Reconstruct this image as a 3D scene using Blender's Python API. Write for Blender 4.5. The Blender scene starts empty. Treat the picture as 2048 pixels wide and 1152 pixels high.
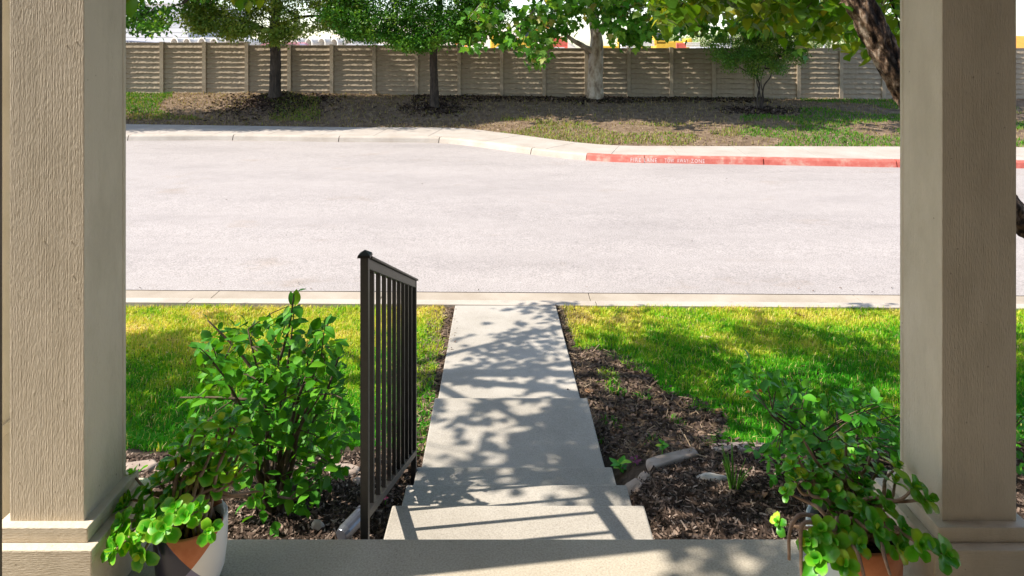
import bpy, math, random
import numpy as np
from mathutils import Vector, Matrix, noise as mnoise
R = math.radians
rnd = random.Random(7)
rng = np.random.default_rng(7)
S = bpy.context.scene
C = S.collection

# ------------------------------------------------------------------ camera
F = 1365.0                       # focal length in photo pixels (2048 wide)
EYE = 1.56
HY, HX = 100.0, 1024.0           # horizon row, principal column of the photograph
cam_d = bpy.data.cameras.new('camera')
cam_d.sensor_width = 36.0
cam_d.lens = F * 36.0 / 2048.0
cam_d.shift_y = -(576.0 - HY) / 2048.0
cam_d.clip_start = 0.05
cam_d.clip_end = 3000
cam = bpy.data.objects.new('camera', cam_d)
C.objects.link(cam)
cam.location = (0, 0, EYE)
cam.rotation_euler = (R(90), 0, 0)
S.camera = cam

# ------------------------------------------------------------------ light
SUN_EL = 48.9
to_sun = Vector((-0.991 * math.cos(R(SUN_EL)), -0.136 * math.cos(R(SUN_EL)), math.sin(R(SUN_EL))))
w = bpy.data.worlds.new('World'); S.world = w; w.use_nodes = True
nt = w.node_tree; nt.nodes.clear()
sky = nt.nodes.new('ShaderNodeTexSky'); sky.sky_type = 'NISHITA'; sky.sun_disc = False
sky.sun_elevation = R(SUN_EL); sky.sun_rotation = math.atan2(to_sun.x, to_sun.y)
sky.altitude = 200; sky.dust_density = 1.0; sky.air_density = 1.0; sky.ozone_density = 1.0
bg = nt.nodes.new('ShaderNodeBackground'); bg.inputs['Strength'].default_value = 0.15
wo = nt.nodes.new('ShaderNodeOutputWorld')
nt.links.new(sky.outputs[0], bg.inputs[0]); nt.links.new(bg.outputs[0], wo.inputs[0])
sl = bpy.data.lights.new('sun', 'SUN'); sl.energy = 4.1; sl.angle = R(0.53); sl.color = (1.0, 0.955, 0.88)
so = bpy.data.objects.new('sun', sl); C.objects.link(so)
so.rotation_euler = to_sun.to_track_quat('Z', 'Y').to_euler()
so.location = (-6, -2, 9)
vs = S.view_settings
vs.view_transform = 'Standard'; vs.look = 'None'; vs.exposure = 1.15; vs.gamma = 1.0; vs.use_curve_mapping = False
vs.use_white_balance = True; vs.white_balance_temperature = 6900; vs.white_balance_tint = 10
S.cycles.max_bounces = 8; S.cycles.transparent_max_bounces = 8
S.cycles.diffuse_bounces = 4; S.cycles.glossy_bounces = 2; S.cycles.transmission_bounces = 4
S.cycles.sample_clamp_indirect = 6.0

# ------------------------------------------------------------------ helpers
def at(px, py, Y):
    return Vector(((px - HX) * Y / F, Y, EYE - (py - HY) * Y / F))
def on(px, py, z):
    Y = F * (EYE - z) / (py - HY)
    return Vector(((px - HX) * Y / F, Y, z))
def proj(P):
    return HX + P[0] * F / P[1], HY + (EYE - P[2]) * F / P[1]
def n3(x, y, z=0.0):
    return mnoise.noise(Vector((x, y, z)))

def tag(o, label=None, cat=None, group=None, kind=None):
    if label: o['label'] = label
    if cat: o['category'] = cat
    if group: o['group'] = group
    if kind: o['kind'] = kind
    return o
def empty(name, loc, label=None, cat=None, group=None):
    o = bpy.data.objects.new(name, None); C.objects.link(o); o.location = loc
    o.empty_display_size = 0.1
    return tag(o, label, cat, group)
def link(name, me, m=None, parent=None, smooth=False):
    o = bpy.data.objects.new(name, me); C.objects.link(o)
    if m is not None and len(me.materials) == 0: me.materials.append(m)
    if smooth:
        me.polygons.foreach_set('use_smooth', [True] * len(me.polygons))
    if parent is not None:
        o.parent = parent
        o.matrix_parent_inverse = Matrix.Translation(-Vector(parent.location)) if parent.type == 'EMPTY' else parent.matrix_basis.inverted()
    return o

def inpoly(x, y, P):
    c = False; j = len(P)-1
    for i in range(len(P)):
        if (P[i][1] > y) != (P[j][1] > y) and x < (P[j][0]-P[i][0])*(y-P[i][1])/(P[j][1]-P[i][1])+P[i][0]: c = not c
        j = i
    return c
class MB:
    def __init__(s): s.v = []; s.f = []
    def add(s, vs_, fs):
        b = len(s.v); s.v += [tuple(v) for v in vs_]; s.f += [tuple(i + b for i in f) for f in fs]; return s
    def box(s, x0, x1, y0, y1, z0, z1):
        return s.add([(x0,y0,z0),(x1,y0,z0),(x1,y1,z0),(x0,y1,z0),(x0,y0,z1),(x1,y0,z1),(x1,y1,z1),(x0,y1,z1)],
              [(0,3,2,1),(4,5,6,7),(0,1,5,4),(1,2,6,5),(2,3,7,6),(3,0,4,7)])
    def hexa(s, b, t):
        return s.add(list(b) + list(t), [(3,2,1,0),(4,5,6,7),(0,1,5,4),(1,2,6,5),(2,3,7,6),(3,0,4,7)])
    def tube(s, pts, rad, seg=8, rough=0.0, fr=6.0, cap=True):
        pts = [Vector(p) for p in pts]; n = len(pts)
        if not hasattr(rad, '__len__'): rad = [rad] * n
        base = len(s.v)
        up = Vector((0.13, 0.21, 0.97))
        t0 = (pts[1] - pts[0]).normalized()
        a = t0.orthogonal().normalized()
        for i, p in enumerate(pts):
            t = (pts[min(i+1,n-1)] - pts[max(i-1,0)]).normalized()
            a = (a - t * a.dot(t)).normalized(); b = t.cross(a)
            for k in range(seg):
                an = 2 * math.pi * k / seg
                d = a * math.cos(an) + b * math.sin(an)
                r = rad[i]
                if rough: r *= 1 + rough*.55*n3(p.x*fr*3.3 + d.x*5.5, p.y*fr*3.3 + d.y*5.5, p.z*fr*1.3 + d.z*2) + rough * n3(p.x*fr + d.x*2.2, p.y*fr + d.y*2.2, p.z*fr*0.45 + d.z)
                s.v.append(tuple(p + d * r))
        for i in range(n - 1):
            for k in range(seg):
                k2 = (k + 1) % seg
                s.f.append((base+i*seg+k, base+i*seg+k2, base+(i+1)*seg+k2, base+(i+1)*seg+k))
        if cap:
            s.f.append(tuple(base + k for k in reversed(range(seg))))
            s.f.append(tuple(base + (n-1)*seg + k for k in range(seg)))
        return s
    def lathe(s, prof, cx, cy, seg=40):
        base = len(s.v)
        for r, z in prof:
            for k in range(seg):
                an = 2*math.pi*k/seg
                s.v.append((cx + r*math.cos(an), cy + r*math.sin(an), z))
        for i in range(len(prof)-1):
            for k in range(seg):
                k2 = (k+1) % seg
                s.f.append((base+i*seg+k, base+i*seg+k2, base+(i+1)*seg+k2, base+(i+1)*seg+k))
        s.f.append(tuple(base+k for k in reversed(range(seg))))
        s.f.append(tuple(base+(len(prof)-1)*seg+k for k in range(seg)))
        return s
    def mesh(s, name):
        me = bpy.data.meshes.new(name); me.from_pydata(s.v, [], s.f); me.update(); return me
    def build(s, name, m, parent=None, smooth=False, bevel=0.0, seg=2):
        o = link(name, s.mesh(name), m, parent, smooth)
        if bevel:
            b = o.modifiers.new('bevel', 'BEVEL'); b.width = bevel; b.segments = seg; b.limit_method = 'ANGLE'; b.angle_limit = R(40)
        return o

def smooth_path(pts, n=12):
    pts = [Vector(p) for p in pts]
    out = []
    P = [pts[0]*2 - pts[1]] + pts + [pts[-1]*2 - pts[-2]]
    for i in range(1, len(P)-2):
        for k in range(n):
            t = k / n
            a, b, c, d = P[i-1], P[i], P[i+1], P[i+2]
            out.append(0.5*((2*b) + (c-a)*t + (2*a-5*b+4*c-d)*t*t + (3*b-a-3*c+d)*t*t*t))
    out.append(pts[-1]); return out
def lerp_list(vals, n):
    xs = np.linspace(0, len(vals)-1, n)
    return list(np.interp(xs, range(len(vals)), vals))

def fast_mesh(name, V, Fc, attrs=None):
    """V (N,3), Fc (M,k) uniform faces; attrs {name: per-vertex floats}"""
    me = bpy.data.meshes.new(name)
    M, k = Fc.shape
    me.vertices.add(len(V)); me.vertices.foreach_set('co', np.ascontiguousarray(V, dtype=np.float32).ravel())
    me.loops.add(M*k); me.loops.foreach_set('vertex_index', np.ascontiguousarray(Fc, dtype=np.int32).ravel())
    me.polygons.add(M)
    me.polygons.foreach_set('loop_start', np.arange(0, M*k, k, dtype=np.int32))
    if attrs:
        for an, av in attrs.items():
            a = me.attributes.new(an, 'FLOAT', 'POINT'); a.data.foreach_set('value', np.asarray(av, dtype=np.float32))
    me.update(calc_edges=True); me.validate()
    return me

# ------------------------------------------------------------------ materials
def nmat(name):
    m = bpy.data.materials.new(name); m.use_nodes = True
    t = m.node_tree; t.nodes.clear()
    return m, t
def nd(t, typ, **kw):
    n = t.nodes.new(typ)
    for k, v in kw.items(): setattr(n, k, v)
    return n
def coords(t, scale=(1,1,1), kind='Object'):
    tc = nd(t, 'ShaderNodeTexCoord'); mp = nd(t, 'ShaderNodeMapping')
    mp.inputs['Scale'].default_value = scale
    t.links.new(tc.outputs[kind], mp.inputs['Vector']); return mp.outputs[0]
def noise_n(t, vec, scale, detail=4, rough=0.6):
    n = nd(t, 'ShaderNodeTexNoise'); n.inputs['Scale'].default_value = scale
    n.inputs['Detail'].default_value = detail; n.inputs['Roughness'].default_value = rough
    t.links.new(vec, n.inputs['Vector']); return n.outputs['Fac']
def ramp(t, fac, stops):
    r = nd(t, 'ShaderNodeValToRGB')
    el = r.color_ramp.elements
    while len(el) < len(stops): el.new(0.5)
    for e, (p, c) in zip(el, stops):
        e.position = p; e.color = (*c, 1) if len(c) == 3 else c
    t.links.new(fac, r.inputs[0]); return r.outputs[0]
def mixc(t, a, b, fac, mode='MIX'):
    m = nd(t, 'ShaderNodeMix'); m.data_type = 'RGBA'; m.blend_type = mode
    for s_, v in ((m.inputs[6], a), (m.inputs[7], b)):
        if hasattr(v, 'links'): t.links.new(v, s_)
        else: s_.default_value = (*v, 1)
    if hasattr(fac, 'links'): t.links.new(fac, m.inputs[0])
    else: m.inputs[0].default_value = fac
    return m.outputs[2]
def math_n(t, op, a, b=None):
    m = nd(t, 'ShaderNodeMath'); m.operation = op
    for i, v in enumerate((a, b)):
        if v is None: continue
        if hasattr(v, 'links'): t.links.new(v, m.inputs[i])
        else: m.inputs[i].default_value = v
    return m.outputs[0]
def finish(t, col, rough=0.8, bump=None, bstr=0.3, bdist=0.01, spec=0.3, metallic=0.0):
    p = nd(t, 'ShaderNodeBsdfPrincipled'); o = nd(t, 'ShaderNodeOutputMaterial')
    if hasattr(col, 'links'): t.links.new(col, p.inputs['Base Color'])
    else: p.inputs['Base Color'].default_value = (*col, 1)
    if hasattr(rough, 'links'): t.links.new(rough, p.inputs['Roughness'])
    else: p.inputs['Roughness'].default_value = rough
    p.inputs['Specular IOR Level'].default_value = spec; p.inputs['Metallic'].default_value = metallic
    if bump is not None:
        b = nd(t, 'ShaderNodeBump'); b.inputs['Strength'].default_value = bstr; b.inputs['Distance'].default_value = bdist
        t.links.new(bump, b.inputs['Height']); t.links.new(b.outputs[0], p.inputs['Normal'])
    t.links.new(p.outputs[0], o.inputs[0]); return p
def simple(name, c1, c2, scale=5, rough=0.8, bscale=60, bstr=0.2, bdist=0.005, spec=0.3, metallic=0.0, detail=6, vscale=(1,1,1), mid=(0.35,0.68)):
    m, t = nmat(name); v = coords(t, vscale)
    col = ramp(t, noise_n(t, v, scale, detail), [(mid[0], c1), (mid[1], c2)])
    finish(t, col, rough, noise_n(t, v, bscale, 4), bstr, bdist, spec, metallic); return m

M = {}
def concrete(name, base, dark, speck=True, bstr=0.25, stain=(0.45, 0.7)):
    m, t = nmat(name); v = coords(t)
    big = noise_n(t, v, 1.3, 6, 0.65); fine = noise_n(t, v, 160, 3, 0.7)
    col = ramp(t, big, [(stain[0]-0.1, dark), (stain[1], base)])
    col = mixc(t, col, ramp(t, fine, [(0.3, (0.62,0.62,0.62)), (0.6, (1.08,1.08,1.08))]), 0.75, 'MULTIPLY')
    if speck:
        vo = nd(t, 'ShaderNodeTexVoronoi'); vo.inputs['Scale'].default_value = 38; t.links.new(v, vo.inputs['Vector'])
        pits = ramp(t, vo.outputs['Distance'], [(0.05, (0.4,0.38,0.36)), (0.10, (1,1,1))])
        col = mixc(t, col, pits, 0.55, 'MULTIPLY')
    finish(t, col, 0.86, fine, bstr, 0.004, 0.25); return m
M['concrete'] = concrete('concrete', (0.45,0.415,0.37), (0.32,0.29,0.25))
M['porch'] = concrete('porch_concrete', (0.50,0.445,0.365), (0.38,0.335,0.265), stain=(0.5, 0.72))
M['walk'] = concrete('sidewalk_concrete', (0.44,0.395,0.355), (0.35,0.305,0.265), speck=False)
M['kerb'] = concrete('curb_concrete', (0.48,0.43,0.375), (0.36,0.31,0.26), speck=False)
M['gutter'] = concrete('gutter_concrete', (0.42,0.365,0.305), (0.31,0.26,0.205), speck=False)
# asphalt: pale, worn and sun-bleached with exposed aggregate
m, t = nmat('asphalt'); v = coords(t)
big = noise_n(t, coords(t, (0.25,0.6,1)), 1.6, 6, 0.6)
col = ramp(t, big, [(0.30, (0.285,0.260,0.252)), (0.5,(0.322,0.294,0.284)), (0.75, (0.350,0.320,0.308))])
sp = noise_n(t, v, 60, 3, 0.85)
col = mixc(t, col, ramp(t, sp, [(0.30, (0.34,0.33,0.33)), (0.5, (1,1,1)), (0.68, (1.32,1.29,1.27))]), 0.85, 'MULTIPLY')
col = mixc(t, col, ramp(t, noise_n(t, v, 7, 5, 0.7), [(0.36,(0.93,0.925,0.92)), (0.6,(1.04,1.04,1.04))]), 0.8, 'MULTIPLY')
st = noise_n(t, coords(t, (0.5,0.8,1)), 1.1, 5, 0.7)
col = mixc(t, col, ramp(t, st, [(0.60, (1,1,1)), (0.76, (0.86,0.78,0.68))]), 0.8, 'MULTIPLY')
finish(t, col, 0.9, sp, 0.5, 0.006, 0.2); M['asphalt'] = m
# red painted curb
m, t = nmat('red_curb_paint'); v = coords(t)
wear = noise_n(t, v, 5.0, 6, 0.7)
col = ramp(t, wear, [(0.30, (0.38,0.075,0.055)), (0.52, (0.48,0.13,0.10)), (0.68, (0.48,0.28,0.22))])
finish(t, col, 0.7, noise_n(t, v, 90), 0.25, 0.004); M['red'] = m
M['white_paint'] = simple('stencil_paint', (0.60,0.42,0.40), (0.74,0.66,0.64), 30, 0.7)
# painted textured siding used on the porch columns: vertical or horizontal combed grain
def siding(name, c, vscale, cd):
    m, t = nmat(name)
    g = noise_n(t, coords(t, vscale), 1.0, 2, 0.5)
    lng = min(vscale); g2 = noise_n(t, coords(t, tuple(q if q > lng else 1.2 for q in vscale)), 0.8, 2, 0.6)
    h = math_n(t, 'ADD', g, math_n(t, 'MULTIPLY', g2, 0.7))
    dirt = noise_n(t, coords(t, (3,3,1.2)), 2.0, 6, 0.7)
    col = ramp(t, dirt, [(0.32, cd), (0.55, c)])
    vo = nd(t, 'ShaderNodeTexVoronoi'); vo.inputs['Scale'].default_value = 14; t.links.new(coords(t), vo.inputs['Vector'])
    col = mixc(t, col, ramp(t, vo.outputs['Distance'], [(0.03, (0.35,0.3,0.25)), (0.05, (1,1,1))]), 0.6, 'MULTIPLY')
    finish(t, col, 0.62, h, 0.6, 0.0045, 0.3); return m
SC, SD = (0.60,0.52,0.405), (0.50,0.43,0.325)
M['col_v'] = siding('column_siding', SC, (370,370,62), SD)
M['col_h'] = siding('column_trim_siding', SC, (62,62,370), SD)
M['spout'] = simple('downspout_paint', (0.55,0.48,0.37), (0.62,0.55,0.44), 6, 0.5)
M['brown'] = simple('dark_trim_paint', (0.09,0.065,0.045), (0.11,0.08,0.06), 6, 0.5)
M['stucco'] = simple('house_wall_paint', (0.20,0.145,0.095), (0.24,0.175,0.115), 6, 0.8)
M['ceil'] = simple('porch_ceiling_paint', (0.24,0.185,0.125), (0.28,0.215,0.145), 6, 0.8)
M['iron'] = simple('bronze_railing_paint', (0.010,0.0095,0.0095), (0.017,0.016,0.016), 30, 0.45, 250, 0.25, 0.002, 0.5)
# soil / ground
def soil(name, a, b, c, sc=9):
    m, t = nmat(name); v = coords(t)
    f = noise_n(t, v, sc, 8, 0.75)
    col = ramp(t, f, [(0.32, a), (0.5, b), (0.68, c)])
    finish(t, col, 0.95, noise_n(t, v, sc*5, 6, 0.8), 0.9, 0.02, 0.1); return m
M['soil'] = soil('garden_soil', (0.045,0.03,0.022), (0.10,0.07,0.05), (0.22,0.16,0.115))
M['bank'] = soil('bank_soil', (0.085,0.058,0.04), (0.155,0.108,0.073), (0.27,0.20,0.138), 4)
M['mulch'] = soil('dark_mulch', (0.012,0.008,0.006), (0.03,0.02,0.015), (0.07,0.05,0.038), 22)
M['site'] = soil('site_earth', (0.42,0.36,0.30), (0.52,0.45,0.37), (0.62,0.54,0.46), 0.35)
M['stone'] = simple('edging_concrete', (0.26,0.20,0.165), (0.40,0.32,0.27), 9, 0.9, 70, 0.5, 0.006)
M['fence'] = simple('precast_fence', (0.27,0.215,0.155), (0.40,0.325,0.24), 3, 0.9, 45, 0.35, 0.006, vscale=(1,1,3))
M['fence_post'] = simple('precast_post', (0.31,0.25,0.185), (0.40,0.33,0.245), 5, 0.9, 50, 0.4, 0.008)
M['bark_dark'] = simple('oak_bark', (0.03,0.024,0.02), (0.085,0.066,0.052), 14, 0.95, 30, 1.0, 0.03, vscale=(1,1,0.25))
m, t = nmat('sycamore_bark'); v = coords(t, (1,1,0.5))
f = noise_n(t, v, 5.5, 5, 0.6)
col = ramp(t, f, [(0.36, (0.20,0.15,0.11)), (0.46, (0.36,0.29,0.22)), (0.60, (0.55,0.48,0.40)), (0.72, (0.40,0.33,0.26))])
finish(t, col, 0.85, noise_n(t, v, 24, 5), 0.7, 0.02); M['bark_pale'] = m
m, t = nmat('yard_tree_bark'); v = coords(t, (1,1,0.42))
f = noise_n(t, v, 16, 7, 0.7); f2 = noise_n(t, coords(t), 5, 4, 0.6)
col = ramp(t, f, [(0.40, (0.010,0.007,0.006)), (0.48, (0.06,0.036,0.024)), (0.54, (0.22,0.14,0.09)), (0.64, (0.52,0.42,0.34))])
col = mixc(t, col, (0.30,0.16,0.08), ramp(t, f2, [(0.52,(0,0,0)), (0.66,(0.75,0.75,0.75))]), 'MIX')
finish(t, col, 0.9, f, 1.0, 0.03); M['bark_yard'] = m
M['twig'] = simple('shrub_twig', (0.06,0.04,0.028), (0.16,0.115,0.08), 30, 0.9)
M['stem'] = simple('succulent_stem', (0.20,0.125,0.085), (0.34,0.235,0.17), 40, 0.8)
M['green_stem'] = simple('green_stem', (0.10,0.30,0.03), (0.18,0.40,0.05), 40, 0.7)

def leafmat(name, stops, trans=0.35, rough=0.45, edge=None, spec=0.35, tgain=1.6):
    """stops: colour ramp over a per-leaf random value (attribute 'tint' + object random)"""
    m, t = nmat(name)
    a = nd(t, 'ShaderNodeAttribute'); a.attribute_name = 'tint'
    oi = nd(t, 'ShaderNodeObjectInfo')
    ow = nd(t, 'ShaderNodeAttribute'); ow.attribute_name = 'own'
    fac = math_n(t, 'FRACT', math_n(t, 'ADD', a.outputs['Fac'], math_n(t, 'MULTIPLY', oi.outputs['Random'], math_n(t, 'SUBTRACT', 1.0, ow.outputs['Fac']))))
    col = ramp(t, fac, stops)
    if edge:
        e = nd(t, 'ShaderNodeAttribute'); e.attribute_name = 'edge'
        col = mixc(t, col, edge, math_n(t, 'MULTIPLY', e.outputs['Fac'], math_n(t, 'ADD', math_n(t,'MULTIPLY',fac,0.6), 0.25)))
    p = nd(t, 'ShaderNodeBsdfPrincipled'); tr = nd(t, 'ShaderNodeBsdfTranslucent'); mx = nd(t, 'ShaderNodeMixShader'); o = nd(t, 'ShaderNodeOutputMaterial')
    t.links.new(col, p.inputs['Base Color']); p.inputs['Roughness'].default_value = rough; p.inputs['Specular IOR Level'].default_value = spec
    bc = mixc(t, col, (tgain*1.25, tgain*1.05, tgain*0.5), 1.0, 'MULTIPLY')
    t.links.new(bc, tr.inputs[0])
    mx.inputs[0].default_value = trans
    t.links.new(p.outputs[0], mx.inputs[1]); t.links.new(tr.outputs[0], mx.inputs[2]); t.links.new(mx.outputs[0], o.inputs[0])
    return m
M['lf_oak'] = leafmat('oak_leaf', [(0,(0.07,0.14,0.016)),(0.5,(0.12,0.20,0.022)),(1,(0.24,0.29,0.05))], 0.4)
M['lf_elm'] = leafmat('elm_leaf', [(0,(0.035,0.14,0.010)),(0.6,(0.065,0.20,0.014)),(1,(0.17,0.30,0.035))], 0.35)
M['lf_syc'] = leafmat('sycamore_leaf', [(0,(0.04,0.17,0.012)),(0.6,(0.085,0.25,0.022)),(0.9,(0.18,0.32,0.04)),(1,(0.32,0.30,0.08))], 0.4)
M['lf_crape'] = leafmat('crape_leaf', [(0,(0.045,0.14,0.016)),(0.6,(0.09,0.20,0.022)),(1,(0.19,0.25,0.035))], 0.35)
M['lf_yard'] = leafmat('yard_tree_leaf', [(0,(0.045,0.15,0.008)),(0.5,(0.09,0.19,0.012)),(0.85,(0.15,0.22,0.016)),(1,(0.21,0.22,0.02))], 0.55)
M['lf_shrub'] = leafmat('shrub_leaf', [(0,(0.028,0.15,0.008)),(0.55,(0.055,0.24,0.010)),(0.85,(0.12,0.34,0.016)),(1,(0.30,0.48,0.02))], 0.25, 0.5, spec=0.25)
M['lf_pot'] = leafmat('variegated_leaf', [(0,(0.04,0.28,0.010)),(0.6,(0.075,0.38,0.012)),(0.86,(0.20,0.48,0.02)),(1,(0.52,0.62,0.05))], 0.3, 0.4, edge=(0.34,0.52,0.05), spec=0.4)
M['lf_kal'] = leafmat('succulent_leaf', [(0,(0.035,0.25,0.010)),(0.55,(0.08,0.37,0.012)),(0.85,(0.22,0.49,0.02)),(1,(0.48,0.58,0.04))], 0.2, 0.38, edge=(0.20,0.34,0.04), spec=0.4)
M['lf_lant'] = leafmat('lantana_leaf', [(0,(0.026,0.17,0.010)),(0.6,(0.055,0.27,0.012)),(1,(0.14,0.40,0.02))], 0.25, 0.5)
M['grass'] = leafmat('lawn_blade', [(0,(0.035,0.26,0.008)),(0.28,(0.10,0.37,0.012)),(0.48,(0.34,0.50,0.024)),(0.68,(0.60,0.57,0.08)),(0.85,(0.66,0.55,0.20)),(1,(0.68,0.54,0.31))], 0.35, 0.6, spec=0.15, tgain=1.3)
M['bgrass'] = leafmat('bank_blade', [(0,(0.04,0.18,0.015)),(0.35,(0.10,0.25,0.02)),(0.6,(0.26,0.27,0.05)),(0.8,(0.26,0.20,0.11)),(1,(0.34,0.26,0.16))], 0.3, 0.7, spec=0.1, tgain=1.2)
M['chip'] = leafmat('mulch_chip', [(0,(0.030,0.021,0.016)),(0.5,(0.105,0.072,0.055)),(0.85,(0.23,0.165,0.13)),(1,(0.42,0.33,0.27))], 0.0, 0.9, spec=0.1)
M['straw'] = leafmat('dry_straw', [(0,(0.10,0.07,0.045)),(0.6,(0.22,0.16,0.105)),(1,(0.40,0.31,0.22))], 0.1, 0.9, spec=0.1)
M['deadleaf'] = leafmat('dry_leaf', [(0,(0.24,0.13,0.07)),(0.6,(0.36,0.22,0.13)),(1,(0.45,0.33,0.21))], 0.15, 0.8, spec=0.1)
M['fartree'] = leafmat('hazy_far_foliage', [(0,(0.20,0.28,0.15)),(0.6,(0.28,0.37,0.18)),(1,(0.40,0.47,0.22))], 0.2, 0.8, spec=0.1)  # distance haze is put into the leaf colour as pale grey-green
for k_ in ('grass', 'bgrass', 'chip', 'straw'):
    for n_ in M[k_].node_tree.nodes:        # single-mesh users: keep the value the blade carries
        if n_.type == 'OBJECT_INFO':
            l_ = n_.outputs['Random'].links[0]; sck = l_.to_socket; M[k_].node_tree.links.remove(l_); sck.default_value = 0.0

# ------------------------------------------------------------------ leaf shapes (unit length along +Y, normal +Z)
def leaf_template(kind):
    if kind == 'quad':        # folded blade, two triangles each side of the midrib
        V = [(0,0,0),(0.30,0.45,0.06),(0,1,-0.06),(-0.30,0.45,0.06)]
        Ft = [(0,1,2),(0,2,3)]
    elif kind == 'oval':
        V = [(0,0,0),(0,.35,-.03),(0,.7,-.05),(0,1,-.14),(.20,.15,.03),(.33,.42,.05),(.22,.75,.0),(-.20,.15,.03),(-.33,.42,.05),(-.22,.75,0)]
        Ft = [(0,4,1),(1,4,5),(1,5,2),(2,5,6),(2,6,3),(0,1,7),(1,8,7),(1,2,8),(2,9,8),(2,3,9)]
    elif kind == 'heart':
        V = [(0,0,0),(0,.5,-.04),(0,1.05,-.2),(.24,-.10,.03),(.46,.12,.05),(.44,.45,.03),(.2,.8,-.06),(-.24,-.10,.03),(-.46,.12,.05),(-.44,.45,.03),(-.2,.8,-.06)]
        Ft = [(0,3,4),(0,4,1),(1,4,5),(1,5,6),(1,6,2),(0,8,7),(0,1,8),(1,9,8),(1,10,9),(1,2,10)]
    elif kind == 'maple':
        R_ = [(0,0,0),(.18,.02,.02),(.48,.05,.04),(.34,.25,.02),(.60,.52,.0),(.28,.55,.02),(.22,.75,0),(0,1.05,-.12),
              (-.22,.75,0),(-.28,.55,.02),(-.60,.52,.0),(-.34,.25,.02),(-.48,.05,.04),(-.18,.02,.02)]
        V = R_ + [(0,.32,-.03)]
        Ft = [(14,i,(i+1)%14) for i in range(14)]
    return np.array(V, float), np.array(Ft, int)
def rot_mats(yaw, pitch, roll):
    cy, sy, cp, sp, cr, sr = np.cos(yaw), np.sin(yaw), np.cos(pitch), np.sin(pitch), np.cos(roll), np.sin(roll)
    n = len(yaw)
    Z = np.zeros((n,3,3)); Z[:,0,0]=cy; Z[:,0,1]=-sy; Z[:,1,0]=sy; Z[:,1,1]=cy; Z[:,2,2]=1
    X = np.zeros((n,3,3)); X[:,0,0]=1; X[:,1,1]=cp; X[:,1,2]=-sp; X[:,2,1]=sp; X[:,2,2]=cp
    Yr = np.zeros((n,3,3)); Yr[:,0,0]=cr; Yr[:,0,2]=sr; Yr[:,1,1]=1; Yr[:,2,0]=-sr; Yr[:,2,2]=cr
    return Z @ X @ Yr
def leaf_cloud(name, cen, size, kind, m, parent=None, droop=0.5, spread=0.6, tint=None, kindtag='stuff'):
    n = len(cen)
    T, Ft = leaf_template(kind)
    s_ = size * rng.uniform(0.65, 1.25, n)
    Rm = rot_mats(rng.uniform(0, 2*np.pi, n), rng.normal(-droop, spread, n), rng.normal(0, spread*0.8, n))
    V = np.einsum('nij,kj->nki', Rm, T) * s_[:,None,None] + np.asarray(cen)[:,None,:]
    k = len(T)
    Fc = (Ft[None,:,:] + (np.arange(n)*k)[:,None,None]).reshape(-1,3)
    if tint is None:      # tint also follows position noise, so tones vary in patches
        cl_n = np.array([n3(q[0]*1.9, q[1]*1.9, q[2]*2.3) for q in np.asarray(cen)]) if n > 2500 else np.zeros(n)
        tn = np.clip(rng.uniform(0, 1, n)*.62 + .19 + cl_n*.75, 0.0, .999)
    else: tn = np.clip(tint, 0, 0.999)
    me = fast_mesh(name, V.reshape(-1,3), Fc, {'tint': np.repeat(tn, k)})
    o = link(name, me, m, parent)
    if kindtag: o['kind'] = kindtag
    me.attributes.new('own', 'FLOAT', 'POINT').data.foreach_set('value', np.ones(len(me.vertices), dtype=np.float32))
    return o
def outline_leaf(half, fold=.10, droop=.16):
    """half outline [(x, y)] from stalk to tip -> midrib plus two smooth rims"""
    n = len(half); V = []; Ft = []
    ys_ = [y for _, y in half]
    for i, (x, y) in enumerate(half):
        ym = min(max(y, 0), 1.0)
        zm = -droop*ym*ym
        V += [(0, ym, zm), (x*.55, (y+ym)/2, zm + fold*x*.5 + .012*math.sin(i*2.3)), (x, y, zm + fold*x + .02*math.sin(i*1.7)),
              (-x*.55, (y+ym)/2, zm + fold*x*.5 - .012*math.sin(i*1.9)), (-x, y, zm + fold*x - .02*math.sin(i*1.3))]
    for i in range(n-1):
        a, b = i*5, (i+1)*5
        Ft += [(a, a+1, b+1, b), (a+1, a+2, b+2, b+1), (a, b, b+3, a+3), (a+3, b+3, b+4, a+4)]
    return V, Ft
OUT = {'oval': [(.01,0),(.11,.07),(.20,.18),(.265,.32),(.275,.47),(.245,.62),(.18,.76),(.095,.89),(.0,1.0)],
       'heart': [(.02,.0),(.16,-.09),(.32,-.06),(.43,.06),(.46,.22),(.43,.40),(.35,.58),(.23,.76),(.10,.92),(.0,1.06)]}
LEAFMESH = {}
def leaf_mesh(kind, m, var=0):
    key = (kind, m.name, var)
    if key not in LEAFMESH:
        if kind in OUT:
            V_, Ft = outline_leaf(OUT[kind], .10+.10*var); T = np.array(V_, float)
        else:
            T, Ft = leaf_template(kind); T = T.copy()
        T[:,2] += 0.10*var*np.sin(T[:,1]*3)*(0.5 if var % 2 else -0.6) - 0.12*(T[:,0]**2)*(var+1)
        T[:,0] *= 1 + 0.10*(var-1)
        me = bpy.data.meshes.new('leaf_blade'); me.from_pydata([tuple(q) for q in T], [], [tuple(int(i) for i in q) for q in Ft])
        me.polygons.foreach_set('use_smooth', [True]*len(me.polygons)); me.materials.append(m)
        LEAFMESH[key] = me
    return LEAFMESH[key]
def leaf_obj(parent, me, P, yaw, pitch, roll, size):
    o = bpy.data.objects.new('leaf', me); C.objects.link(o)
    o.parent = parent
    Rm = Matrix.Rotation(yaw, 4, 'Z') @ Matrix.Rotation(pitch, 4, 'X') @ Matrix.Rotation(roll, 4, 'Y')
    o.matrix_local = Matrix.Translation(Vector(P) - Vector(parent.location)) @ Rm @ Matrix.Scale(size, 4)
    return o

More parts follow.
